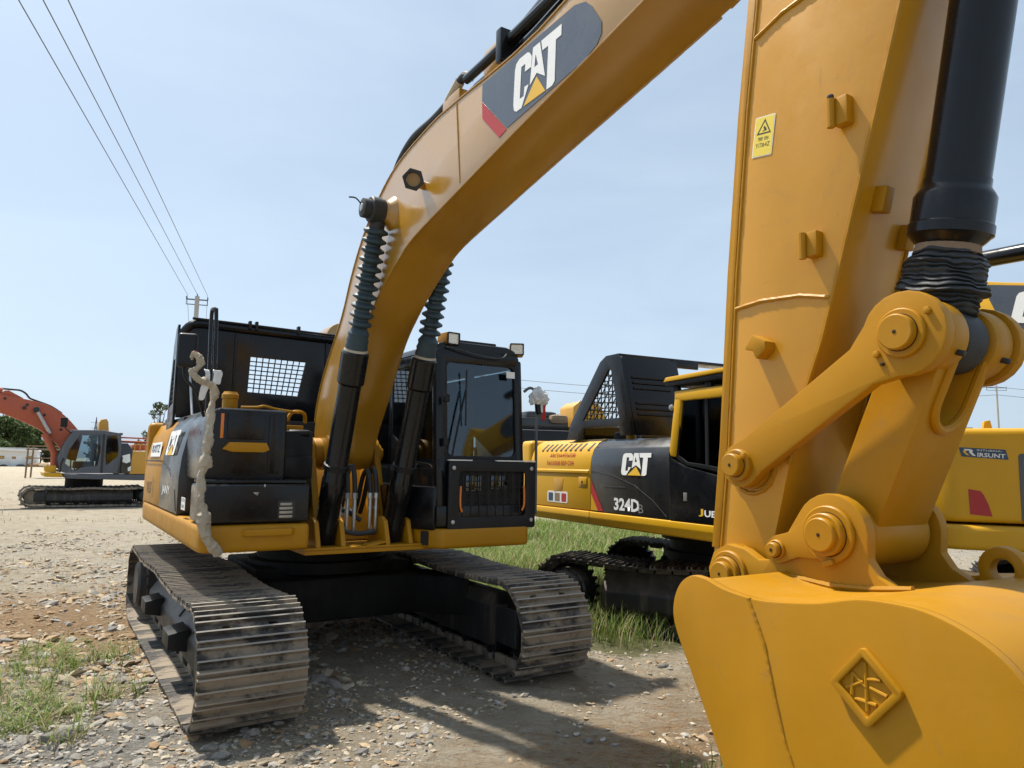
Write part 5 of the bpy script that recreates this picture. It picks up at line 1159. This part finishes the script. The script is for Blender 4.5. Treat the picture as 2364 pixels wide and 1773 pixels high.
rc = B().prism([G(850, 980), G(905, 820), G(985, 655), G(1270, 645), G(1480, 675), G(1500, 900), G(1470, 1150), G(930, 1150), G(870, 1100)], 0, -1.40, -1.36, .01, [[G(925, 1040), G(955, 880), G(1050, 705), G(1270, 695), G(1275, 900), G(1255, 1065), G(1090, 1085), G(1030, 1130)], [G(1330, 705), G(1440, 700), G(1465, 860), G(1460, 950), G(1345, 1060), G(1330, 960)]])
rc.prism([G(850, 980), G(905, 820), G(985, 655), G(1270, 645), G(1480, 675), G(1500, 900), G(1470, 1150), G(930, 1150), G(870, 1100)], 0, -.45, -.41, .01, [[G(925, 1040), G(955, 880), G(1050, 705), G(1270, 695), G(1275, 900), G(1255, 1065), G(1090, 1085), G(1030, 1130)]])
for a, c in ((985, 655), (1480, 675), (880, 1120), (1470, 1140), (1300, 650)):
    y, z = G(a, c); rc.bb((-1.37, y - .06, z - .06), (-.44, y + .06, z + .03), .02)
rc.prism([G(985, 650), G(1270, 640), G(1490, 675), G(1490, 690), G(985, 690)], 0, -1.39, -.43, .02)
rc = rc.build('cab', 'grey_plastic', RE)
B().prism([G(925, 1040), G(955, 880), G(1050, 705), G(1270, 695), G(1275, 900), G(1255, 1065), G(1090, 1085), G(1030, 1130)], 0, -1.385, -1.38, 0).build('side_window', 'glass', rc, 0)
B().prism([G(1330, 705), G(1440, 700), G(1465, 860), G(1460, 950), G(1345, 1060), G(1330, 960)], 0, -1.385, -1.38, 0).build('side_window', 'glass_dark', rc, 0)
st = B(); y, z = G(1210, 900); st.bb((-1.15, y - .1, z - .35), (-.7, y + .06, z + .35), .05); y, z = G(1130, 1030); st.bb((-1.15, y - .3, z - .2), (-.7, y + .35, z + .05), .05); st.build('seat', 'seat', rc)
B().prism([G(1490, 790), G(1560, 790), G(1620, 870), G(1600, 1155), G(1475, 1155)], 0, -1.40, -.5, .02).build('side_panel', 'black_panel', RE)
q = flat(RE, 'side_decal', [G(1510, 940), G(1590, 915), G(1600, 1010), G(1560, 1030), G(1515, 1015)], frame((-1.402, 0, 0), (0, 1, 0), (0, 0, 1)), 'white_decal', -.004)
flat(RE, 'side_decal', [G(1575, 1085), G(1610, 1060), G(1608, 1120), G(1580, 1125)], frame((-1.402, 0, 0), (0, 1, 0), (0, 0, 1)), 'white_decal', -.004)
B().prism([G(1605, 880), G(1960, 880), G(2060, 950), G(2050, 1160), G(1590, 1160)], 0, -1.38, 1.38, .05).build('counterweight', 'yellow_old', RE)
b = B(); 
for c_, r in ((715, .03), (765, .045)): b.tube([(-.6, *G(1495, c_)), (-.6, *G(1960, c_ + 8))], r, 8, 1)
b.bb((-1.0, G(1700, 0)[0] - .3, G(0, 870)[1]), (.8, G(1640, 0)[0], G(0, 800)[1]), .05); b.build('rear_pipes', 'red_boom', RE)
b = B(); b.prism([G(1290, 640), G(1290, 530), G(1310, 490), G(1370, 478), G(1392, 520), G(1405, 640)], 0, .2, .6, .04); b.build('exhaust_shroud', 'yellow_old', RE)
b = B(); b.prism([G(725, 1070), G(845, 1065), G(850, 1145), G(740, 1140)], 0, -1.2, -.5, .02); b.prism([G(725, 1148), G(905, 1150), G(912, 1200), G(735, 1195)], 0, -1.35, 1.3, .03); b.build('front_deck', 'yellow_bright', RE)
rt = smooth2([G(1110, 720), G(1060, 640), G(940, 500), G(800, 390), G(620, 320), G(250, 255), G(0, 218), G(-600, 180), G(-1100, 260)], 4)
rb = smooth2([G(-1100, 330), G(-600, 380), G(0, 405), G(250, 462), G(450, 540), G(650, 640), G(780, 740), G(870, 840), G(960, 980), G(1060, 1010)], 4)
rbm = B().prism(rt + rb, 0, -.22, .22, .012, ang=50).build('boom', 'red_boom', RE)
ct = lambda a, c, x=0: (x, *G(a, c))
B().tube([ct(-900, -40), ct(0, 145), ct(120, 170), ct(270, 212)], [.07, .07, .10, .10], 14, 1).build('stick_cylinder', 'red_boom', RE)
B().prism([G(240, 250), G(290, 205), G(330, 200), G(480, 285)], 0, -.1, .1, .01).build('cylinder_anchor', 'red_boom', rbm)
for k in range(2): B().tube([ct(250, 180, k * .1), ct(350, 185, k * .1), ct(440, 190, k * .1), ct(500, 225, k * .1), ct(540, 275, k * .1), ct(600, 300, k * .1), ct(760, 360, k * .1), ct(880, 440, k * .1)], .03, 8, 4).build('boom_hose', 'rubber', rbm)
for x in (-.34, .34):
    q = B().tube([ct(615, 420, x), ct(770, 690, x)], .06, 14, 1).build('lift_rod', 'silver', RE)
    B().tube([ct(715, 690, x), ct(835, 920, x), ct(850, 1100, x)][:2] + [ct(840, 1100, x)], .10, 14, 1).build('lift_cylinder', 'red_boom', q)
    B().cyl((x - .08, *G(612, 418)), (x + .08, *G(612, 418)), .10, 16).build('rod_eye', 'rubber', q)
B().cyl((-.30, *G(495, 398)), (-.2, *G(495, 398)), .06, 12).build('work_lamp', 'rubber', rbm)
flat(rbm, 'boom_decal', [G(-10, 290), G(30, 290), G(25, 325), G(-10, 340)], frame((-.222, 0, 0), (0, 1, 0), (0, 0, 1)), 'silver', -.004)
y, z = G(-1080, 280); B().prism([(y - .3, z + .2), (y + .1, z + .3), (y + .5, z - 2.2), (y + .2, z - 2.3)], 0, -.18, .18, .02).build('stick', 'red_boom', RE)
B().prism([(y + .1, z - 2.1), (y + .7, z - 2.2), (y + .6, .1), (y - .1, .05), (y - .4, .6)], 0, -.55, .55, .03).build('bucket', 'yellow_old', RE)

for a, c in (((880, 1140), (905, 980)), ((1500, 1150), (1510, 960))): 
    B().tube([ct(*a, -1.43), ct((a[0] + c[0]) / 2 - 8, (a[1] + c[1]) / 2, -1.47), ct(*c, -1.43)], .02, 6, 3).build('grab_rail', 'black_satin', rc)
B().bb((-1.42, G(1305, 0)[0] - .02, G(0, 1150)[1]), (-1.402, G(1295, 0)[0] + .02, G(0, 690)[1]), .004).build('door_gap', 'ink', rc)
q = B().tube([ct(960, 690, -1.45), ct(900, 640, -1.62), ct(880, 600, -1.66)], .02, 6, 3).build('mirror', 'black_satin', rc); B().box(ct(878, 570, -1.68), (.06, .22, .34), .03).build('mirror_housing', 'black_satin', q)
for k in range(5): B().tube([ct(1640 + 60 * k, 880, -1.30), ct(1640 + 60 * k, 800, -1.30)], .018, 6, 1).build('rail_post', 'yellow_old', RE)
B().tube([ct(1630, 800, -1.30), ct(1900, 805, -1.30)], .018, 6, 1).build('hand_rail', 'yellow_old', RE)
for k, (a, c) in enumerate(((300, 300), (520, 360), (700, 470), (880, 640))): B().cyl((-.225, *G(a, c)), (-.24, *G(a, c)), .05, 10).build('boom_bolt', 'rubber', rbm)

# ------------------------------------------------------------------ yellow machine peeping out far behind the second excavator
YB = empty('excavator', (2.9, 35, 0), 200, 'far yellow excavator peeping over the hood vents of the 324D machine', 'excavator')
q = B().prism([(-.65, 1.2), (-.65, 2.3), (-.50, 2.62), (-.32, 2.72), (.05, 2.74), (.2, 2.6), (.25, 1.2)], 1, -.3, .5, .06).build('body', 'yellow_old', YB)
for k in range(4): B().tube([(-.58 + .13 * k, .51, 1.9), (-.56 + .13 * k, .51, 2.4), (-.45 + .13 * k, .47, 2.66)], .025, 6, 2).build('rib', 'yellow_bright', q)
B().tube([(-.55, .5, 2.58), (-.35, .5, 2.72), (.05, .5, 2.75)], .03, 8, 2).build('pale_rim', 'white_paint', q)
b = B(); b.bb((.25, -1.0, 1.9), (1.9, .4, 2.28), .12); b.bb((.5, -.6, 2.2), (1.3, .3, 2.45), .12); b.build('hood', 'black_panel', YB)
B().bb((.3, -.5, 2.1), (.75, .5, 2.36), .12).build('tarpaulin', 'wood', YB)
B().bb((-1.2, -1.4, .9), (2.0, 1.2, 1.9), .1).build('deck', 'black_satin', YB)
for s, fr in undercarriage(YB, 1.1, .5, 1.4, -1.5, .35, .35, .25, (1, -1), False, 'carbody', .02, False): pass
YB.scale = (2, 2, 1.72)

# ------------------------------------------------------------------ hut, poles, wires, tower, planks
HU = empty('hut', (-87, 130, 0), 27, 'small white hut with flat overhanging roof below the trees at far left', 'hut')
hw_ = B().bb((-2.9, -1.6, 0), (3.1, 1.8, 2.65), .03).build('wall', 'white_paint', HU)
o = B().prism([(-4.2, 2.55), (-4.0, 2.85), (-2.6, 3.10), (3.2, 2.92), (3.35, 2.7), (3.3, 2.6), (-2.8, 2.7)], 1, -2.3, 2.3, .03).build('roof', 'white_paint', HU)
B().bb((-2.6, -1.6, 3.0), (2.8, 1.2, 3.25), .03).build('roof_slab', 'concrete', o)
B().prism([(-4.0, 0), (-2.95, 0), (-2.95, 2.6), (-3.8, 2.5)], 1, -1.6, 1.7, .03).build('shaded_side_wall', 'concrete', HU)  # left side wall of the hut, its shade put into a grey material
for x0, x1, z0, z1 in ((-2.4, -1.7, 1.3, 1.8), (-.6, 0, 1.3, 1.7), (1.7, 2.5, 1.3, 1.85)):
    q = B().bb((x0, -1.66, z0), (x1, -1.59, z1), .01).build('window', 'wood', hw_); B().bb((x0 + .1, -1.68, z0 + .1), (x1 - .1, -1.655, z1 - .1), 0).build('pane', 'yellow_old', q)
B().bb((-.7, -1.64, .05), (1.0, -1.595, 1.9), .02).build('door', 'white_decal', hw_)
for x, s in ((-3.0, .5), (3.2, .6), (1.5, .4), (-1.0, .3), (4.6, .7)):
    b = B(); bm = bmesh.new(); bmesh.ops.create_icosphere(bm, subdivisions=2, radius=1)
    for v in bm.verts: v.co = Vector((v.co.x * s * 2.2, v.co.y * s, v.co.z * s * .9)) * (1 + .3 * noise.noise(v.co * 2 + Vector((x, 0, 0))))
    b.add(bm, Matrix.Translation((-87 + x * .9 + 1, 127 + x * .45, .1))); b.build('rubble_pile', 'stone_warm' if x > 3 else 'black_panel', None, 30, 'low rubble heap ' + ('left of the white hut' if x < -2 else 'right of the white hut' if x > 3 else 'before the wall of the white hut'), 'rubble', 'rubble heaps before the hut')
def pole(loc, h, r, arm, rz, label, mat='concrete'):
    o = empty('utility_pole', loc, rz, label, 'utility pole')
    B().lathe((0, 0, -.3), (0, 0, h), [(0, r * 1.35), (h + .3, r)], 16).build('shaft', mat, o)
    b = B().bb((-arm, -.05, h - .28), (arm, .05, h - .20), .01); b.bb((-arm, -.02, h - .62), (arm, .02, h - .56), .005)
    for s in (-1, 1): b.bb((s * arm - .02, -.03, h - .62), (s * arm + .02, .03, h - .2), .005)
    b.build('crossarm', 'wire', o)
    for x in (-arm, 0, arm): B().lathe((x, 0, h - (.22 if x else .02)), (x, 0, h + .1), [(0, .03), (.05, .05), (.09, .03), (.13, .05), (.2, .02)], 10).build('insulator', 'grey_plastic', o)
    return o
PA = Vector((-21.95, 50, 0)); HA = 13.0
pole(PA, HA, .15, .68, 18, 'concrete utility pole with short crossarm rising behind the raised hood')
pole((66.5, 100, 0), 13.4, .13, 1.4, 3, 'thin utility pole far off at the right edge above the yellow body')
pole((-4.2, 100, 0), 13.9, .13, 1.4, 3, 'utility pole hidden behind the black cab')
pole((-38, 88, 0), 12.5, .14, .7, 20, 'smaller utility pole farther along the line behind the raised hood')
def wire(a, c, sag, r, label, n=24):
    a = Vector(a); c = Vector(c); P = [a.lerp(c, i / n) - Vector((0, 0, sag * 4 * (i / n) * (1 - i / n))) for i in range(n + 1)]
    B().tube(P, r, 5, 1).build('overhead_wire', 'wire', None, 40, label, 'wire', 'overhead wires')
WP = [(-11.156, 15.374, 11.9), (-10.6, 15.36, 11.9), (-10.033, 15.346, 11.9)]
for k, (dx, p) in enumerate(zip((-.65, 0, .65), WP)):
    a = PA + Vector((dx * math.cos(R(18)), dx * math.sin(R(18)), HA + (.1 if dx else .12))); p = Vector(p); e = a + (p - a) * 1.45
    wire(a, e, .0, .014, ['leftmost', 'middle', 'rightmost'][k] + ' of the three overhead wires crossing the sky at top left')
    wire(a, (-38 + dx, 88, 12.55), .5, .014, ['left', 'middle', 'right'][k] + ' wire running back from the pole behind the raised hood')
for k, z in enumerate((13.3, 12.2)):
    lo = ('upper', 'lower')[k]
    wire((-4.2, 100, z + .4), (66.5, 100, z), 1.6, .03, lo + ' far wire hanging between the cab and the right hand pole')
    wire((66.5, 100, z), (130, 104, z + .2), 1.4, .03, lo + ' far wire running right from the thin right hand pole')
TW = empty('lattice_tower', (-116, 205, 0), 10, 'thin lattice tower far away above the red excavator cab', 'tower')
b = B()
for sx in (-1, 1):
    for sy in (-1, 1): b.tube([(sx * 2.2, sy * 2.2, 0), (sx * .5, sy * .5, 15), (0, 0, 21)], .12, 5, 1)
for k in range(9):
    z = 1.5 + 1.7 * k; r0 = 2.2 - .1133 * z; r1 = 2.2 - .1133 * (z + 1.7)
    for q in (-1, 1): b.tube([(-r0, q * r0, z), (r1, q * r1, z + 1.7)], .08, 4, 1); b.tube([(r0, q * r0, z), (-r1, q * r1, z + 1.7)], .08, 4, 1)
for z in (13.5, 16, 18.5): b.tube([(-2.2, 0, z), (2.2, 0, z)], .1, 4, 1)
b.build('lattice', 'grey_plastic', TW); TW.scale = (.62, .62, .62)
for k, (x, y, L, a, m) in enumerate(((4.4, 17.8, 2.6, 8, 'wood'), (5.0, 18.6, 1.8, -15, 'wood'), (5.9, 18.2, 1.6, 30, 'concrete'))):
    b = B().box((x, y, gh(x, y) + .07 + .05 * k), (L, .22, .06), .008, (0, 0, a)); b.build('plank', m, None, 35, ['long brown plank lying on the grass under the second excavator', 'short brown plank behind the long plank under the second excavator', 'pale grey slab lying beyond the planks under the second excavator'][k], 'plank')
for k, (x, y, s) in enumerate(((3.9, 19.5, .5), (4.7, 20, .6), (5.6, 19.6, .45), (6.6, 19, .5))):
    b = B(); bm = bmesh.new(); bmesh.ops.create_icosphere(bm, subdivisions=3, radius=1)
    for v in bm.verts: v.co = Vector((v.co.x * s * 1.4, v.co.y * s, v.co.z * s * .8)) * (1 + .4 * noise.noise(v.co * 2.5 + Vector((k, 3, 0))))
    b.add(bm, Matrix.Translation((x, y, .1))); b.build('rubble_pile', ['stone_warm', 'black_panel', 'stone_warm', 'stone'][k], None, 30, 'rubble heap seen under the skirt of the 324D excavator', 'rubble', 'rubble heaps beyond the second excavator')

SF = empty('scrap_frame', (-38.6, 62, 0), 20, 'rusty metal frame standing beyond the front of the red excavator', 'scrap')
for x in (-1.6, 1.6):
    for y in (-.8, .8): B().tube([(x, y, 0), (x * .97, y, 2.6)], .07, 6, 1).build('post', 'wood', SF)
for k, z in enumerate((.9, 1.6, 2.3, 2.6)): B().bb((-1.7, -.9, z), (1.7, -.78, z + .08), .01).build('rail', 'wood', SF); B().bb((-1.7, .78, z), (1.7, .9, z + .08), .01).build('rail', 'wood', SF)
B().bb((-1.5, -.7, 2.35), (1.5, .7, 2.42), .01).build('shelf', 'concrete', SF)
# ------------------------------------------------------------------ trees
def tree(loc, h, r, label, mat='leaf', n=3200, ls=.32, trunk=.35, sparse=0, group=None, squash=.75):
    o = empty('tree', loc, rnd.random() * 360, label, 'tree', group)
    b = B(); tz = h * trunk; b.tube([(0, 0, -.2), (.1, 0, tz * .6), (0, .1, tz * 1.2), (0, 0, h * .85)], [h * .022, h * .017, h * .012, h * .004], 8, 3)
    cl = []
    for k in range(26 if not sparse else 34):
        a = rnd.random() * 6.28; t = rnd.random(); rr = r * (.25 + .75 * rnd.random()) * math.sin(math.pi * min(.97, .18 + .8 * t)) ** .6
        c = Vector((rr * math.cos(a), rr * math.sin(a), tz + (h - tz) * (t * .92 + .03))); cl.append((c, r * (.20 + .22 * rnd.random()) * (1 - .4 * sparse)))
        s0 = Vector((0, 0, tz * .8 + (c.z - tz) * .45)); m_ = s0.lerp(c, .5) + Vector((0, 0, -.05 * h * rnd.random()))
        b.tube([s0, m_, c], [h * .008, h * .005, h * .002], 5, 2)
    b.build('trunk', 'bark', o)
    N = n; C_ = np.array([c[:] for c, _ in cl]); Rr = np.array([q for _, q in cl]); g = np.random.default_rng(int(h * 100))
    idx = g.choice(len(cl), N, p=Rr ** 2 / (Rr ** 2).sum()); d = g.normal(size=(N, 3)); d /= np.linalg.norm(d, axis=1)[:, None]
    P = C_[idx] + d * (Rr[idx] * g.uniform(.35, 1.05, N) ** .6)[:, None] * np.array([1, 1, squash])
    u = g.normal(size=(N, 3)); u /= np.linalg.norm(u, axis=1)[:, None]; v = np.cross(u, g.normal(size=(N, 3))); v /= np.linalg.norm(v, axis=1)[:, None]
    s_ = (ls * g.uniform(.5, 1.2, N))[:, None]
    Q = np.stack([P - u * s_, P + v * s_ * .45, P + u * s_, P - v * s_ * .45], 1).reshape(-1, 3)
    q = B(); q.v = [tuple(x) for x in Q]; q.f = [[4 * i, 4 * i + 1, 4 * i + 2, 4 * i + 3] for i in range(N)]
    q.build('crown', mat, o, 0)
def far(u, d): return ((u - 1106) / 1584 * d, d, 0)
tree(far(22, 150), 9.6, 4.2, 'tall dense green tree at the far left edge behind the white hut', 'leaf', 5200, .42)
tree(far(-25, 148), 9.0, 4.0, 'dark green tree cut by the left edge of the photo', 'leaf', 4000, .42)
tree(far(62, 160), 8.2, 3.2, 'rounded green tree just right of the tallest one behind the hut', 'leaf', 3600, .42)
tree(far(97, 155), 7.4, 3.0, 'pointed green tree behind the right end of the white hut', 'leaf', 3600, .40)
tree(far(122, 158), 5.0, 2.6, 'low dull bush between hut and red excavator', 'leaf_dull', 2400, .38, .15)
tree(far(8, 135), 4.6, 3.0, 'low dark bush at the left edge beside the hut', 'leaf', 2600, .36, .12)
tree(far(206, 150), 6.5, 1.9, 'small sparse conifer above the cab of the red excavator', 'leaf_dull', 900, .3, .2, 1)
tree(far(347, 58), 6.3, 1.55, 'sparse grey-green tree rising just left of the raised hood', 'leaf_dull', 1700, .13, .3, 1)
tree(far(600, 56), 5.6, 1.9, 'leafy tree seen through the grid of the raised hood', 'leaf_dull', 1800, .15, .25, 1)
tree(far(1216, 48), 5.1, .85, 'little leafy treetop above the far yellow machine', 'leaf_dull', 1100, .10, .3)
